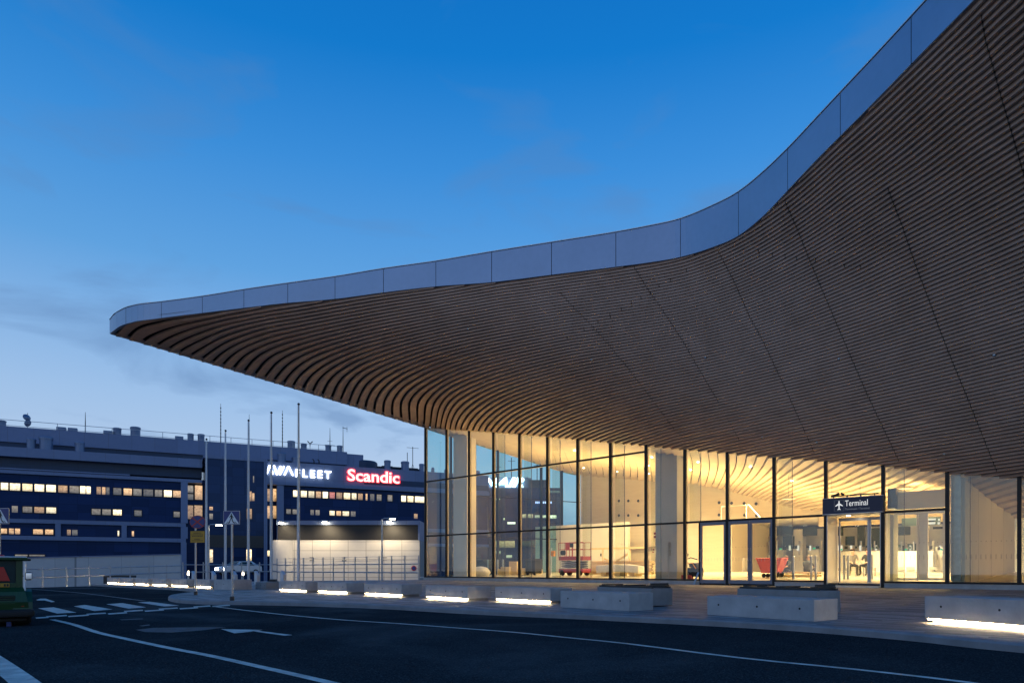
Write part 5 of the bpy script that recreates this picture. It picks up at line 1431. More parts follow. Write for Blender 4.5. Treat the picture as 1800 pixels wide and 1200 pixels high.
# street lamps on the lower road
def street_lamp(px, ybase, ytop, Y, label, bright, arm=1.0):
    p = at(px, HZ, Y); H = 1 + (HZ - ytop) * Y / F0
    t = thing('street_lamp', (p.x, p.y, -3.2), 0, label, 'street lamp', 'lamps on the lower road')
    m = MB(); m.tube([(0, 0, 0), (0, 0, H + 3.2), (arm * .3, -.1, H + 3.3), (arm, -.3, H + 3.3)], [.12, .08, .06, .05], 10); m.build('pole', M['steel'], t, smooth=True)
    m = MB(); m.bbox(arm - .15, arm + .7, -.45, -.15, H + 3.22, H + 3.36, .03); hd = m.build('lamp_head', M['steel'], t)
    m = MB(); m.box(arm, arm + .6, -.42, -.18, H + 3.16, H + 3.218); m.build('lamp_glass', M['lamp'], hd)
street_lamp(671.5, 1006, 912, 80, 'lit lamp post standing in front of the white tiled wall', 1)
street_lamp(367, 1000, 923, 78, 'lit lamp post between the round sign and the first flagpole', 1, 1.0)
# low bollard lights beyond the railing
for i, (px, Y) in enumerate(((331, 66), (427, 66))):
    p = at(px, HZ, Y); zt2 = 1 - 3 * Y / F0
    t = thing('bollard_light', (p.x, p.y, -3.2), 0, ['small lit bollard light beyond the railing behind the curved bench row', 'small lit bollard light beyond the railing beside the parked car'][i], 'bollard light', 'bollard lights on the lower road')
    m = MB(); m.lathe([(.09, 0), (.09, 3.2 + zt2 - .4)], (0, 0, 0), 12); m.build('post', M['steel'], t)
    m = MB(); m.lathe([(.085, 3.2 + zt2 - .4), (.085, 3.2 + zt2 - .05), (.03, 3.2 + zt2)], (0, 0, 0), 12); m.build('lamp_glass', M['lamp2'], t)
# car with its lights on, on the lower road
cp = at(420, HZ, 70); cz = 1 - 11 * 70 / F0
t = thing('parked_car', (cp.x, cp.y, cz), R(58), 'pale car with bright headlights beyond the railing by the flagpoles', 'car')
prof = [(-2.1, .35), (-2.15, .7), (-1.9, .92), (-1.0, 1.0), (-.35, 1.45), (1.0, 1.48), (1.75, 1.02), (2.1, .95), (2.15, .4)]
m = MB(); hw = .88
for s in (-1, 1): m.poly([(x, s * hw * (1 if z < 1.05 else .8), z) for x, z in (prof if s < 0 else prof[::-1])])
for (x0, z0), (x1, z1) in zip(prof, prof[1:] + prof[:1]):
    w0, w1 = hw * (1 if z0 < 1.05 else .8), hw * (1 if z1 < 1.05 else .8); m.poly([(x0, -w0, z0), (x1, -w1, z1), (x1, w1, z1), (x0, w0, z0)])
m.build('body', M['pole'], t)
m = MB(); m.poly([(-.98, -.72, 1.03), (-.98, .72, 1.03), (-.42, .66, 1.42), (-.42, -.66, 1.42)]); o = m.build('windscreen', M['cabglass'], t); o.location = (-.02, 0, .015)
for s in (-1, 1):
    m = MB(); m.bbox(-2.2, -2.05, s * .62 - .22, s * .62 + .22, .6, .78, .03); m.build('headlight', M['head'], t)
    m = MB(); m.poly([(-.7, s * .885, 1.03), (1.2, s * .885, 1.03), (.9, s * .74, 1.4), (-.25, s * .74, 1.4)]); m.build('side_window', M['cabglass'], t)
    for x in (-1.35, 1.35):
        m = MB(); m.lathe([(.2, -.1), (.32, -.11), (.33, .0), (.32, .11), (.2, .1)], (x, s * .8, .33), 18, axis='y'); wv = m.build('wheel', M['black'], t)
        m = MB(); m.lathe([(.2, -.115), (.2, .115)], (x, s * .8, .33), 14, axis='y'); m.build('rim', M['steel'], wv)
# airline office behind the terminal, seen through the glass corner
YH = 150.0
t = thing('airline_office', at(870, HZ, YH) - ZV * 1, 0, 'dark office block with white roof lettering seen through the glass corner', 'building')
def hx(px): return (px - 870) * YH / F0
def hz_(py): return 1 + (HZ - py) * YH / F0
m = MB(); m.box(hx(822), hx(990), 0, 20, -3.2, hz_(857)); bx_ = m
bx_.v = [(x, z, -y) for x, y, z in bx_.v]; o = bx_.build('wall', M['bglass2'], t); o.rotation_euler = (math.pi / 2, 0, 0)
m = MB(); m.box(hx(790), hx(929), .3, 18, hz_(857) + .01, hz_(838)); m.build('roof_band', M['bmetal'], t)
m = MB(); m.box(hx(929), hx(966), 1, 16, hz_(857) + .01, hz_(842)); m.build('plant_room', M['bdark'], t)
m = MB(); m.box(hx(745), hx(822) - .01, 1.5, 18, -3.2, hz_(860)); m.v = [(x, z, -y) for x, y, z in m.v]; o = m.build('wall', M['bmetal'], t); o.rotation_euler = (math.pi / 2, 0, 0)
m = MB(); m.box(hx(746), hx(775), 4, 16, hz_(860) + .01, hz_(828)); m.build('plant_room', M['bmetal_dk'], t)
for px, yt, wp in ((757, 819, 6), (781, 822, 7), (838, 825, 9), (872, 830, 6), (932, 838, 6), (960, 847, 9)):
    m = MB(); r = wp * YH / F0 / 2; m.lathe([(r, 0), (r, max(.5, hz_(yt) - hz_(858))), (r * .7, max(.6, hz_(yt) - hz_(858) + .3))], (hx(px), 4, hz_(858)), 14); m.build('roof_vent', M['vent'], t)
for px, yt in ((874, 811), (899, 800), (945, 808)):
    m = MB(); m.tube([(hx(px), 3, hz_(858)), (hx(px), 3, hz_(yt))], .09, 6); m.tube([(hx(px) - .8, 3, hz_(yt + 6)), (hx(px) + .8, 3, hz_(yt + 6))], .05, 5); m.build('antenna', M['bdark'], t)
for pa, pb, ya, yb, k in ((868, 879, 876, 878, 0), (918, 925, 903, 910, 1), (928, 937, 903, 910, 1), (940, 950, 905, 910, 0), (951, 962, 905, 910, 0), (967, 978, 905, 911, 3), (892, 906, 917, 921, 3), (885, 888, 910, 914, 0), (965, 986, 862, 866, 2), (826, 858, 906, 938, 2), (826, 846, 944, 958, 0), (866, 905, 950, 962, 1), (868, 880, 968, 973, 0), (890, 900, 975, 980, 0), (910, 940, 950, 960, 2), (800, 815, 945, 960, 2), (752, 764, 872, 879, 2)):
    m = MB(); m.poly([(hx(pa), -.06, hz_(yb)), (hx(pb), -.06, hz_(yb)), (hx(pb), -.06, hz_(ya)), (hx(pa), -.06, hz_(ya))]); m.v = [(x, z, -y) for x, y, z in m.v]; o = m.build('window', WM[k], t, fixn=False); o.rotation_euler = (math.pi / 2, 0, 0)
sf = thing('illuminated_sign', Vector(t.location), 0, 'bright white airline lettering on the roof band behind the glass corner', 'sign')
o = text_mesh('lettering', 'FINNAIR', 1.0, M['sign_w'], (0, 0, 0), (1, 0, 0), extrude=.05, bold=.03, shear=.35)
xs_ = [v.co.x for v in o.data.vertices]; zs_ = [v.co.z for v in o.data.vertices]
for v in o.data.vertices: v.co = Vector((hx(801) + (v.co.x - min(xs_)) / (max(xs_) - min(xs_)) * (hx(921) - hx(801)), -.3 + v.co.y, hz_(856) + (v.co.z - min(zs_)) / (max(zs_) - min(zs_)) * (hz_(839) - hz_(856))))
o.parent = sf
m = MB()
for k in range(9): m.box(hx(941 + k * 3.3), hx(943.2 + k * 3.3), -.25, -.1, hz_(884.5), hz_(881))
m.build('small_lettering', emit('violet_letters', (.62, .6, 1.0), 2.2), sf)
# far dark belt of trees on the horizon
random.seed(11); m = MB(); x = -60.0; YT = 420.0
def belt(x0, x1, h0, Y):
    x = x0
    while x < x1:
        w_ = random.uniform(2.5, 6); h = h0 * random.uniform(.72, 1.1); n = 7
        for k in range(10):
            a = random.uniform(0, 2 * math.pi); c = Vector((x + random.uniform(-.4, .4) * w_, Y + random.uniform(-2, 2), -3 + h * random.uniform(.25, .95)))
            r = random.uniform(.5, 1.1) * w_ * (1.15 - (c.z + 3) / h * .7)
            for j in range(5):
                a = random.uniform(0, 6.28); m.poly([c + Vector((r * math.cos(a + q_), random.uniform(-.5, .5), r * math.sin(a + q_))) for q_ in (0, 2.1, 4.2)])
        m.poly([(x - w_, Y + 3, -3.2), (x + w_, Y + 3, -3.2), (x + w_, Y + 3, h * .62), (x - w_, Y + 3, h * .62)])
        x += w_ * .8
belt(-70, 90, 27, 420)
o = m.build('treeline', plain('far_trees', (.02, .03, .02), .9), fixn=False); tag(o, 'dark far belt of trees on the horizon seen through the corner glazing', 'trees', kind='stuff')
# ------------------------------------------------------------------ people (skinned figures)
def person(name, loc, rz, J, label, mats, scale=1.0, group=None):
    """J: joints of a posed figure in metres; body grown as one skin over connected joints"""
    t = thing(name, loc, rz, label, 'person', group)
    names = ['pelvis', 'waist', 'chest', 'neck', 'head0', 'head1', 'shL', 'elL', 'wrL', 'haL', 'shR', 'elR', 'wrR', 'haR', 'hipL', 'knL', 'anL', 'toL', 'hipR', 'knR', 'anR', 'toR']
    rad = dict(pelvis=.135, waist=.125, chest=.15, neck=.055, head0=.085, head1=.09, shL=.065, elL=.043, wrL=.030, haL=.032, shR=.065, elR=.043, wrR=.030, haR=.032, hipL=.095, knL=.06, anL=.042, toL=.04, hipR=.095, knR=.06, anR=.042, toR=.04)
    ed = [('pelvis', 'waist'), ('waist', 'chest'), ('chest', 'neck'), ('neck', 'head0'), ('head0', 'head1'), ('chest', 'shL'), ('shL', 'elL'), ('elL', 'wrL'), ('wrL', 'haL'), ('chest', 'shR'), ('shR', 'elR'), ('elR', 'wrR'), ('wrR', 'haR'), ('pelvis', 'hipL'), ('hipL', 'knL'), ('knL', 'anL'), ('anL', 'toL'), ('pelvis', 'hipR'), ('hipR', 'knR'), ('knR', 'anR'), ('anR', 'toR')]
    V = [Vector(J[n]) * scale for n in names]; ix = {n: i for i, n in enumerate(names)}; RR = [rad[n] * scale for n in names]
    E_ = [(ix[a], ix[b]) for a, b in ed]
    for s in 'LR':     # five fingers on each hand
        w0, h0 = Vector(J['wr' + s]) * scale, Vector(J['ha' + s]) * scale
        d = (h0 - w0).normalized(); sd = d.cross(Vector((0, 0, 1)));
        sd = sd.normalized() if sd.length > .1 else Vector((1, 0, 0))
        dn = d.cross(sd).normalized() * (-1 if d.cross(sd).z > 0 else 1)
        for k, ln in enumerate((.055, .075, .08, .073, .058)):
            o_ = h0 + sd * (.030 - .015 * k) * scale
            if k == 0: a_ = w0.lerp(h0, .6) + sd * .03 * scale; b_ = a_ + (d * .6 + sd * .7).normalized() * .04 * scale; c_ = b_ + d * .03 * scale
            else: a_ = o_ + d * .01; b_ = o_ + (d * .9 + dn * .3) * ln * .55 * scale; c_ = b_ + (d * .5 + dn * .8).normalized() * ln * .45 * scale
            i0 = len(V); V += [a_, b_, c_]; RR += [.010 * scale, .009 * scale, .007 * scale]; E_ += [(ix['ha' + s], i0), (i0, i0 + 1), (i0 + 1, i0 + 2)]
    me = bpy.data.meshes.new('body'); me.from_pydata([tuple(v) for v in V], E_, [])
    ob = bpy.data.objects.new('body', me); COL.objects.link(ob)
    sk = ob.modifiers.new('skin', 'SKIN'); sk.use_smooth_shade = True
    for i, r in enumerate(RR):
        sv = me.skin_vertices[0].data[i]; k = 1.0
        sv.radius = (r, r); sv.use_root = (i == 0)
    sub = ob.modifiers.new('sub', 'SUBSURF'); sub.levels = 1; sub.render_levels = 1
    dg = bpy.context.evaluated_depsgraph_get(); dg.update()
    m2 = bpy.data.meshes.new_from_object(ob.evaluated_get(dg)); m2.name = 'body'
    bpy.data.objects.remove(ob); bpy.data.meshes.remove(me)
    m2.materials.clear()
    for mm in mats: m2.materials.append(mm)       # skin, shirt, trousers, shoes
    def near(p):
        best = None
        for a, b in ed:
            A, B = Vector(J[a]) * scale, Vector(J[b]) * scale; ab = B - A; tt = max(0, min(1, (p - A).dot(ab) / max(ab.length_squared, 1e-9)))
            dd = (p - A - ab * tt).length
            if best is None or dd < best[0]: best = (dd, a, b)
        return best[1], best[2]
    for f in m2.polygons:
        a, b = near(f.center); k = 0
        if b in ('waist', 'chest', 'neck') or b.startswith('sh') or b.startswith('el'): k = 1
        if a == 'neck' or b.startswith('head'): k = 0
        if b.startswith('hip') or b.startswith('kn') or b.startswith('an'): k = 2
        if b.startswith('to'): k = 3
        if a == 'pelvis' and b == 'waist': k = 1 if f.center.z > V[0].z + .06 else 2
        f.material_index = k; f.use_smooth = True
    o = bpy.data.objects.new('body', m2); COL.objects.link(o); o.parent = t
    # face and hair
    h1 = Vector(J['head1']) * scale; h0 = Vector(J['head0']) * scale; up = (h1 - h0).normalized(); hc = h0.lerp(h1, .55)
    fw = Vector(J.get('face', (0, -1, 0))).normalized(); rt = fw.cross(up).normalized()
    m = MB()
    m.tube([hc + fw * .085 * scale + up * .02 * scale, hc + fw * .118 * scale - up * .03 * scale], [.010 * scale, .016 * scale], 6); m.build('nose', mats[0], t, smooth=True)
    for s in (-1, 1):
        m = MB(); m.lathe([(.003, -.004), (.012 * scale, 0), (.003, .004)], hc + fw * .092 * scale + rt * .034 * s * scale + up * .022 * scale, 8, axis='y'); m.build('eye', M['black'], t)
        m = MB(); m.lathe([(.008, -.01), (.026 * scale, 0), (.008, .01)], hc + rt * .098 * s * scale, 8, axis='x'); m.build('ear', mats[0], t)
    m = MB(); m.obox(hc + fw * .094 * scale - up * .058 * scale - rt * .022, rt * .044, fw * .006, up * .008); m.build('mouth', M['reflector'], t)
    bm = bmesh.new(); bmesh.ops.create_uvsphere(bm, u_segments=16, v_segments=10, radius=.115 * scale)
    for v in list(bm.verts):
        p = Vector(v.co)
        if p.dot(up) < -.03 * scale or (p.dot(fw) > .05 * scale and p.dot(up) < .06 * scale): bm.verts.remove(v)
    hm = bpy.data.meshes.new('hair'); bm.to_mesh(hm); bm.free(); hm.materials.append(mats[4])
    ho = bpy.data.objects.new('hair', hm); COL.objects.link(ho); ho.parent = t; ho.location = hc + up * .028 * scale - fw * .012 * scale
    return t
SIT = dict(pelvis=(0, 0, .50), waist=(0, -.02, .66), chest=(0, -.05, .88), neck=(0, -.07, 1.04), head0=(0, -.10, 1.12), head1=(0, -.11, 1.22),
           shL=(.19, -.05, .95), elL=(.25, -.18, .72), wrL=(.14, -.40, .64), haL=(.10, -.46, .62), shR=(-.19, -.05, .95), elR=(-.25, -.18, .72), wrR=(-.12, -.38, .66), haR=(-.08, -.44, .64),
           hipL=(.10, -.03, .48), knL=(.16, -.46, .50), anL=(.15, -.44, .09), toL=(.16, -.58, .045), hipR=(-.10, -.03, .48), knR=(-.15, -.46, .50), anR=(-.17, -.38, .09), toR=(-.18, -.52, .045))
LOW = dict(pelvis=(0, 0, .30), waist=(0, .0, .46), chest=(0, -.06, .68), neck=(.0, -.10, .84), head0=(0, -.14, .91), head1=(0, -.16, 1.01),
           shL=(.19, -.06, .75), elL=(.28, -.22, .56), wrL=(.16, -.42, .46), haL=(.12, -.47, .44), shR=(-.19, -.06, .75), elR=(-.27, -.22, .55), wrR=(-.14, -.40, .47), haR=(-.10, -.45, .45),
           hipL=(.10, -.03, .28), knL=(.22, -.38, .46), anL=(.20, -.52, .09), toL=(.21, -.66, .045), hipR=(-.10, -.03, .28), knR=(-.22, -.36, .44), anR=(-.20, -.52, .09), toR=(-.21, -.66, .045))
rzU = math.atan2(U.y, U.x)
def ip(px, n, z=None):
    p = P0 + NI * n + U * fun(px, n); return Vector((p.x, p.y, flo(n) if z is None else z))
work = [M['skin'], M['shirt'], M['trousers'], M['black'], M['hair']]
grey = [M['skin'], M['greyshirt'], M['trousers'], M['black'], M['hair']]
# pallet with two seated workers
nP = 5.0
t = thing('pallet_stack', ip(1402, nP), rzU, 'two timber pallets with boards on which the two workers sit', 'pallet')
for k in range(2):
    for j in range(3):
        m = MB(); m.box(-1.0, 1.0, -.4 + .35 * j, -.3 + .35 * j, .02 + .14 * k, .09 + .14 * k); m.build('bearer', M['timber'], t)
    for j in range(6):
        m = MB(); m.box(-1.0 + .01 * j, 1.0, -.42 + .15 * j, -.31 + .15 * j, .092 + .14 * k, .115 + .14 * k); m.build('board', M['timber'], t)
person('person', ip(1386, nP, flo(nP)) + ZV * .0, rzU + R(-35), LOW, 'bearded worker in dark clothes seated on the pallet beside the red skip', work, .95)
person('person', ip(1418, nP, flo(nP)), rzU + R(170), LOW, 'worker in dark clothes seated on the pallet with back turned', work, .95)
# two seated people deeper in the hall
for i, (px, n) in enumerate(((1498, 6.4), (1527, 6.6))):
    m = MB(); t = thing('stool', ip(px, n), rzU, ['low white stool under the seated man in the grey shirt', 'low white stool partly hidden by the sliding door edge'][i], 'stool', 'stools in the hall')
    m.bbox(-.25, .25, -.12, .35, .38, .44, .015); m.build('seat', M['white_in'], t)
    for x in (-.2, .2):
        for y in (-.08, .3): mm = MB(); mm.box(x - .02, x + .02, y - .02, y + .02, 0, .38); mm.build('leg', M['alu'], t)
    person('person', ip(px, n), rzU + R(25 - 40 * i), SIT, ['man in a grey shirt and dark trousers seated inside the sliding entrance', 'seated person in dark clothes half hidden by the sliding door frame'][i], grey if i == 0 else work, 1.0)
# red skip on castors
t = thing('red_skip', ip(1357, 4.2), rzU, 'red plastic rubbish skip on castors behind the double glass doors', 'skip')
m = MB(); a, b, h0, h1 = .62, .42, .22, .92
bt = [(-a * .62, -b * .8, h0), (a * .62, -b * .8, h0), (a * .62, b * .8, h0), (-a * .62, b * .8, h0)]; tp = [(-a, -b, h1), (a, -b, h1), (a, b, h1), (-a, b, h1)]
m.raw(bt + tp, [(3, 2, 1, 0), (0, 1, 5, 4), (1, 2, 6, 5), (2, 3, 7, 6), (3, 0, 4, 7)])
m.tube([tp[0], tp[1], tp[2], tp[3], tp[0]], .035, 6); m.build('tub', M['redskip'], t)
for x, r in ((-.3, .10), (.32, .16)):
    for y in (-.25, .25): m = MB(); m.lathe([(r * .4, -.03), (r, -.03), (r, .03), (r * .4, .03)], (x, y, r), 14, axis='y'); m.build('wheel', M['black'], t)
# scissor lift
t = thing('scissor_lift', ip(1010, 4.6), rzU, 'red scissor lift with guard rails parked inside the glass', 'scissor lift')
L2 = .95
m = MB(); m.bbox(-L2, L2, -.4, .4, .18, .42, .03); m.build('chassis', M['red'], t)
for x in (-.68, .68):
    for y in (-.36, .36): m = MB(); m.lathe([(.05, -.07), (.17, -.07), (.18, 0), (.17, .07), (.05, .07)], (x, y, .18), 16, axis='y'); m.build('wheel', M['black'], t)
for k in range(4):
    for s in (-1, 1):
        for y in (-.3, .3):
            m = MB(); m.tube([(-.8 * s, y, .46 + .11 * k), (.8 * s, y, .46 + .11 * (k + 1))], .03, 6); m.build('scissor_arm', M['steel' if s > 0 else 'dark'], t)
m = MB(); m.bbox(-L2, L2, -.4, .4, .94, 1.16, .015); m.build('platform', M['red'], t)
for y in (-.38, .38):
    for z in (1.16, 1.6, 2.02): m = MB(); m.tube([(-L2, y, z), (L2, y, z)], .022, 6); m.build('guard_rail', M['red'], t)
    for x in (-L2, -.45, -.1, .1, .5, L2): m = MB(); m.tube([(x, y, 1.12), (x, y, 2.03)], .022, 6); m.build('rail_post', M['red'], t)
m = MB(); m.bbox(-.35, -.05, -.46, -.40, 1.62, 2.0, .02); m.build('sign_plate', M['redskip'], t)
m = MB(); m.bbox(-.75, -.38, -.48, -.36, 1.25, 1.55, .08); m.build('control_box', M['black'], t)
m = MB(); m.bbox(-.02, .2, -.47, -.35, 1.72, 1.98, .05); m.build('lamp_head', M['black'], t)
# timber and materials
def planks(px, n, label, count, L, w, h, dz, rot, mat='timber', spread=.0, group=None, nm='timber_stack'):
    t = thing(nm, ip(px, n), rzU + R(rot), label, 'timber', group)
    random.seed(int(px))
    for k in range(count):
        m = MB(); y = random.uniform(-spread, spread); r_ = random.uniform(-.06, .06); z = dz * (k // 3) + .02; yy = (k % 3 - 1) * (w + .02) + y
        c, s = math.cos(r_), math.sin(r_)
        m.obox((-L / 2, yy - w / 2, z), (L * c, L * s, random.uniform(0, .02)), (-w * s, w * c, 0), (0, 0, h)); m.build('plank', M[mat], t)
    return t
planks(1095, 7.2, 'long untidy stack of pale timber behind the scissor lift', 27, 4.4, .22, .07, .09, 3, spread=.10)
planks(1060, 6.2, 'loose pile of boards beside the scissor lift wheels', 15, 2.4, .2, .06, .08, -14, spread=.15)
planks(925, 6.2, 'boards stacked near the side glazing beside the cardboard boxes', 12, 2.2, .2, .06, .08, 10, spread=.1)
t = thing('leaning_plank', ip(1088, 6.6), rzU, 'pale plank leaning diagonally over the wrapped bundle', 'timber')
m = MB(); m.obox((-.9, 0, .35), (1.5, .1, .85), (0, .04, 0), (-.05, 0, .11)); m.build('plank', M['timber'], t)
t = thing('leaning_plank', ip(1077, 6.9), rzU, 'shorter plank crossing behind the diagonal plank', 'timber')
m = MB(); m.obox((-.7, 0, .95), (1.1, .05, -.5), (0, .04, 0), (.03, 0, .1)); m.build('plank', M['timber'], t)
t = thing('hanging_plank', ip(1084, 9.4), rzU, 'long level plank fixed across the cream wall', 'timber')
m = MB(); m.box(-2.2, 2.2, -.05, .0, 1.55, 1.68); m.build('plank', M['timber'], t)
for x in (-1.2, 1.0): m = MB(); m.box(x, x + .08, .0, .06, 0, 1.6); m.build('prop', M['timber'], t)
t = thing('wrapped_bundle', ip(1090, 4.6), rzU, 'plastic wrapped timber bundle lying on a pallet inside the glass', 'bundle')
bm = bmesh.new(); bmesh.ops.create_cube(bm, size=1); bmesh.ops.subdivide_edges(bm, edges=bm.edges[:], cuts=7, use_grid_fill=True)
from mathutils import noise as mno
for v in bm.verts:
    p = Vector((v.co.x * 2.9, v.co.y * .8, v.co.z * .42 + .45)); q_ = mno.noise_vector(p * 3.1); v.co = p + q_ * .055 - Vector((0, 0, abs(v.co.x) ** 2 * .3))
hm = bpy.data.meshes.new('wrap'); bm.to_mesh(hm); bm.free(); hm.materials.append(M['wrap']); [setattr(f, 'use_smooth', True) for f in hm.polygons]
o = bpy.data.objects.new('wrap', hm); COL.objects.link(o); o.parent = t
for x in (-1.1, -.1, .9): m = MB(); m.box(x, x + .35, -.4, .4, 0, .2); m.build('pallet_block', M['timber'], t)
# cardboard boxes, sacks, ladder, floor machine
for i, (px, n, w_, h_) in enumerate(((893, 4.6, .8, .55), (905, 4.8, .6, .9), (882, 5.0, .5, .4), (921, 4.9, .5, .45))):
    lb = ['wide cardboard box on the floor near the glass corner', 'tall cardboard box behind the wide box near the glass corner', 'small cardboard box closest to the pale column', 'small box beside the dark bin near the boards'][i]
    m = MB(); m.bbox(-w_ / 2, w_ / 2, -.3, .3, 0, h_, .015); o = m.build('cardboard_box', M['timber']); o.location = ip(px, n); o.rotation_euler = (0, 0, rzU + .3 * i); tag(o, lb, 'box', 'boxes inside the glass corner')
for i, (px, n) in enumerate(((860, 5.6), (938, 4.7), (848, 6.4))):
    m = MB(); m.bbox(-.42, .42, -.35, .35, .12, 1.0, .05); m.bbox(-.46, .46, -.39, .39, 1.0, 1.07, .02)
    t = thing('waste_bin', ip(px, n), rzU, ['dark waste bin in the middle of the corner bay', 'dark bin between the boards and the scissor lift', 'dark waste bin deeper inside beside the side glazing'][i], 'bin', 'dark bins inside the corner')
    m.build('body', M['dark'], t)
    for x in (-.3, .3): m = MB(); m.lathe([(.04, -.03), (.09, -.03), (.09, .03), (.04, .03)], (x, -.25, .09), 12, axis='y'); m.build('wheel', M['black'], t)
for i, (px, n) in enumerate(((831, 5), (858, 5.2), (875, 5.2), (884, 5.2))):
    m = MB(); m.lathe([(.07, 0), (.07, 1.02), (.05, 1.05)], (0, 0, 0), 12); o = m.build('queue_post', M['steel']); o.location = ip(px, n); tag(o, 'slim steel post standing inside the glass corner', 'post', 'slim posts inside the corner')
m = MB()
t = thing('sack', ip(845, 3.0), rzU, 'pale crumpled sack lying against the corner glass', 'sack')
bm = bmesh.new(); bmesh.ops.create_icosphere(bm, subdivisions=3, radius=.5)
for v in bm.verts: v.co = Vector((v.co.x * 1.5, v.co.y, max(-.02, v.co.z * .75 + .25))) + mno.noise_vector(v.co * 3) * .08
hm = bpy.data.meshes.new('cloth'); bm.to_mesh(hm); bm.free(); hm.materials.append(M['wrap']); [setattr(f, 'use_smooth', True) for f in hm.polygons]
o = bpy.data.objects.new('cloth', hm); COL.objects.link(o); o.parent = t
t = thing('step_ladder', ip(970, 5.4), rzU, 'leaning aluminium ladder with an orange cover beside the scissor lift', 'ladder')
for x in (-.18, .18): m = MB(); m.tube([(x, -.3, 0), (x * .8 - .25, .1, 1.75)], .03, 6); m.build('rail', M['alu'], t)
for k in range(6): f = .12 + .15 * k; m = MB(); m.tube([(-.18 - .25 * f, -.3 + .4 * f, 1.75 * f), (.18 - .25 * f, -.3 + .4 * f, 1.75 * f)], .02, 6); m.build('rung', M['alu'], t)
m = MB(); m.bbox(-.02, .25, -.1, .1, 1.2, 1.55, .05); m.build('cover', M['orange'], t)
t = thing('floor_machine', ip(1222, 2.2), rzU, 'black floor cleaning machine beside the single glass door', 'machine')
m = MB(); m.bbox(-.32, .32, -.3, .3, .1, .55, .08); m.build('body', M['black'], t)
m = MB(); m.bbox(-.25, .2, -.22, .22, .55, .8, .1); m.build('tank', M['dark'], t)
m = MB(); m.tube([(-.2, -.2, .7), (-.4, -.25, .95), (-.1, -.25, 1.05), (.25, -.25, .95)], .025, 6); m.build('handle', M['black'], t)
m = MB(); m.tube([(-.3, -.3, .1), (-.42, -.35, .4), (-.3, -.33, .75), (.0, -.3, .78), (.2, -.3, .5)], .03, 6); m.build('hose', M['orange'], t)
t = thing('tool_box', ip(1208, 1.9), rzU, 'small red tool box on the floor inside the glass', 'tool box')
m = MB(); m.bbox(-.25, .25, -.15, .15, 0, .2, .02); m.build('case', M['red'], t)
m = MB(); m.tube([(-.08, 0, .2), (-.06, 0, .3), (.06, 0, .3), (.08, 0, .2)], .015, 6); m.build('handle', M['steel'], t)
t = thing('stair_rail', ip(1303, 8.5, fzn(1303, 911, 8.5)), rzU, 'thin white stair handrail seen high behind the double doors', 'handrail')
m = MB(); m.tube([(-1.2, 0, 0), (-1.2, 0, .75), (.45, 0, .75), (1.1, 0, 0)], .03, 6); m.tube([(.3, 0, 0), (.3, 0, .75)], .025, 6); m.tube([(-.8, 0, 0), (-.8, 0, .75)], .025, 6); m.build('rail', M['cream'], t)
t = thing('leaning_board', fq(fu(1227), -.35, ZG - .05), rzU, 'narrow grey board leaning outside the glass by the single door', 'board')
m = MB(); m.obox((-.1, 0, 0), (.09, 0, 0), (0, .02, 0), (.14, .22, .62)); m.build('board', M['steel'], t)
# steel crowd posts in front of the pallet and in the entrance
for i, (px, n, lb) in enumerate(((1395, 2.6, 'x'), (1426, 2.6, 'x'), (1434, 2.7, 'x'), (1484, 3.2, 'x'), (1491, 3.2, 'x'), (1533, 3.2, 'x'))):
    m = MB(); m.lathe([(.05, 0), (.05, 1.05), (.02, 1.07)], (0, 0, 0), 12); o = m.build('queue_post', M['steel']); o.location = ip(px, n); tag(o, 'slim steel guide post inside the entrance bays', 'post', 'steel guide posts inside the entrance')

# ------------------------------------------------------------------ compact loader at the edge of the frame
YL = 13.4
def lx(px): return (px - CX) * YL / F0
def lz(py): return 1 + (HZ - py) * YL / F0
base = Vector((lx(10), YL, -.12))
t = thing('compact_loader', base, R(39), 'green compact loader with red warning triangle and wing mirror, cropped by the frame', 'loader')
X = lambda px: (lx(px) - base.x) / 1.24
Z = lambda py: lz(py) + .12
W0 = X(47)        # half width of the rear bodywork
m = MB()   # rear hood, widening downwards
sec = [(1032, .76, .10), (1040, .84, 0), (1058, .95, -.06), (1072, 1.0, -.04)]
for (ya, wa_, da), (yb, wb_, db) in zip(sec[:-1], sec[1:]):
    za, zb_ = Z(ya), Z(yb); xa, xb = W0 * wa_ * 1.12, W0 * wb_ * 1.12; dep = 1.5
    P_ = [(-xa, da, za), (xa, da, za), (xa, dep, za), (-xa, dep, za)]; Q_ = [(-xb, db, zb_), (xb, db, zb_), (xb, dep, zb_), (-xb, dep, zb_)]
    m.raw(P_ + Q_, [(0, 1, 5, 4), (1, 2, 6, 5), (2, 3, 7, 6), (3, 0, 4, 7)] + ([(3, 2, 1, 0)] if ya == 1032 else []))
m.build('hood', M['green'], t)
m = MB(); m.bbox(-W0 * .45, W0 * .45, -.05, .02, Z(1064), Z(1046), .01); m.build('rear_grille', M['black'], t)
m = MB(); m.bbox(-X(61), X(61), -.22, .25, Z(1084), Z(1071), .05); m.build('counterweight', M['black'], t)
m = MB(); m.bbox(-W0, W0, 0, 2.2, Z(1092), Z(1086.5), .02); m.build('chassis', M['black'], t)
for s in (-1, 1):
    for y in (.35, 1.9):
        r_ = .33; m = MB(); m.lathe([(.14, -.13), (r_ * .92, -.14), (r_, -.10), (r_, .10), (r_ * .92, .14), (.14, .13)], (s * (X(58) - .15), y, r_), 24, axis='x'); wv = m.build('wheel', M['black'], t)
        m = MB(); m.lathe([(.13, -.142), (.11, .142)], (s * (X(58) - .15), y, r_), 16, axis='x'); m.build('rim', M['green'], wv)
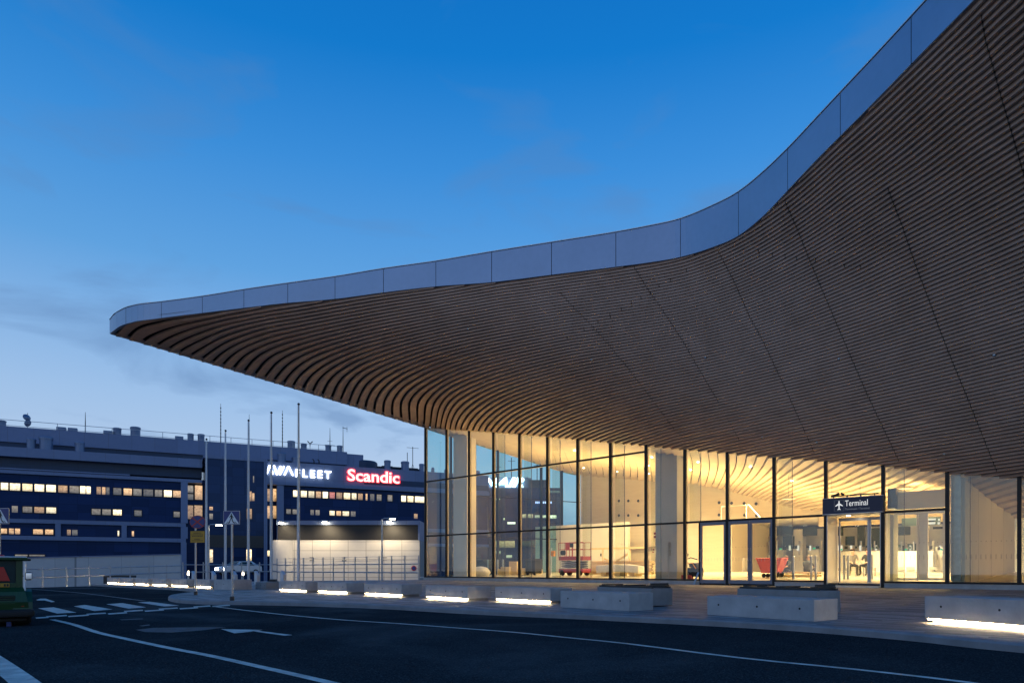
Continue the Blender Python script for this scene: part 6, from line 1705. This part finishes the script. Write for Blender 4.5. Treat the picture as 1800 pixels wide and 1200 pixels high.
for s in (-1, 1):
    m = MB(); n_ = 9
    for k in range(n_):
        a0, a1 = math.pi * k / n_, math.pi * (k + 1) / n_; rr = .40
        q0, q1 = (.35 - rr * math.cos(a0), .33 + rr * math.sin(a0)), (.35 - rr * math.cos(a1), .33 + rr * math.sin(a1))
        x0, x1 = s * (X(58) - .32), s * (X(58) + .0)
        m.poly([(x0, q0[0], q0[1]), (x1, q0[0], q0[1]), (x1, q1[0], q1[1]), (x0, q1[0], q1[1])])
    m.build('mudguard', M['green'], t)
    m = MB(); m.lathe([(.045, -.02), (.05, 0), (.03, .03)], (s * X(40), -.03, Z(1062)), 12, axis='y'); m.build('rear_lamp', M['reflector'], t)
for k in range(4):
    m = MB(); z = Z(1061 - 4 * k); m.bbox(-W0 * .42, W0 * .42, -.062, -.052, z, z + .014, .003); m.build('grille_bar', M['green'], t)
# cab: posts, glass, roof
zr, zb_ = Z(984), Z(1033); hwc = X(41)
for s in (-1, 1):
    for y in (.12, 1.15):
        m = MB(); w_ = .11; m.obox((s * hwc - (w_ if s > 0 else 0), y, zb_), (w_, 0, 0), (0, .09, 0), (-.0, .0, zr - zb_)); m.build('cab_post', M['green'], t)
    m = MB(); m.poly([(s * (hwc - .03), .21, zb_), (s * (hwc - .03), 1.15, zb_), (s * (hwc - .03), 1.15, zr), (s * (hwc - .03), .21, zr)]); m.build('side_glass', M['cabglass'], t)
m = MB(); m.bbox(-hwc - .04, hwc + .08, .02, 1.35, zr, zr + .055, .02); m.build('cab_roof', M['green'], t)
m = MB(); m.bbox(-hwc - .05, hwc + .06, .01, .3, zr + .056, zr + .075, .008); m.build('roof_trim', M['trim'], t)
m = MB(); m.poly([(-hwc + .11, .16, Z(1024)), (hwc - .11, .16, Z(1024)), (hwc - .11, .16, zr), (-hwc + .11, .16, zr)]); m.build('rear_window', M['cabglass'], t)
m = MB(); m.bbox(-hwc + .1, hwc - .1, .10, .15, zb_, Z(1024), .01); m.build('rear_panel', M['green'], t)
m = MB(); m.tube([(hwc + .03, .10, Z(1038)), (hwc + .035, .10, Z(986))], .022, 8); m.build('side_bar', M['trim'], t)
m = MB(); m.bbox(hwc - .02, hwc + .13, .04, .14, Z(985), Z(981), .015); m.build('work_lamp', M['black'], t)
m = MB(); m.lathe([(.05, 0), (.05, .03), (.02, .05)], (X(3), .1, zr + .06), 12); m.build('beacon', M['reflector'], t)
m = MB(); m.tube([(hwc, .2, Z(1012)), (X(45), .12, Z(1012))], .012, 6); m.bbox(X(44.5), X(58), .06, .14, Z(1019.5), Z(1005), .03); mo = m.build('wing_mirror', M['black'], t)
m = MB(); m.bbox(X(46), X(57), .05, .062, Z(1018), Z(1006.5), .005); m.build('mirror_glass', M['mirror'], mo)
tc_, hz_, ht_ = X(0), Z(1020.5), Z(996)
m = MB(); tri = [(X(-18), hz_), (X(18), hz_), (X(7), ht_), (X(-7), ht_)]
m.poly([(x, .085, z) for x, z in tri]); m.poly([(x, .10, z) for x, z in tri][::-1]); m.build('warning_triangle', M['reflector'], t)
m = MB(); m.bbox(X(-16), X(17), .07, .085, Z(1031.5), Z(1024.5), .004); pl_ = m.build('number_plate', M['yellow'], t)
m = MB()
for k in range(6):
    if k == 3: continue
    x = X(-13 + 5 * k); m.box(x, x + .032, .066, .0695, Z(1030.3), Z(1025.8))
m.build('plate_characters', M['sign_back'], pl_)
m = MB(); m.bbox(X(11), X(20), -.02, .0, Z(1101), Z(1092.5), .01); m.build('blue_gap_patch', M['sign_blue'], t)  # blue board put in for the bluish gap showing under the chassis
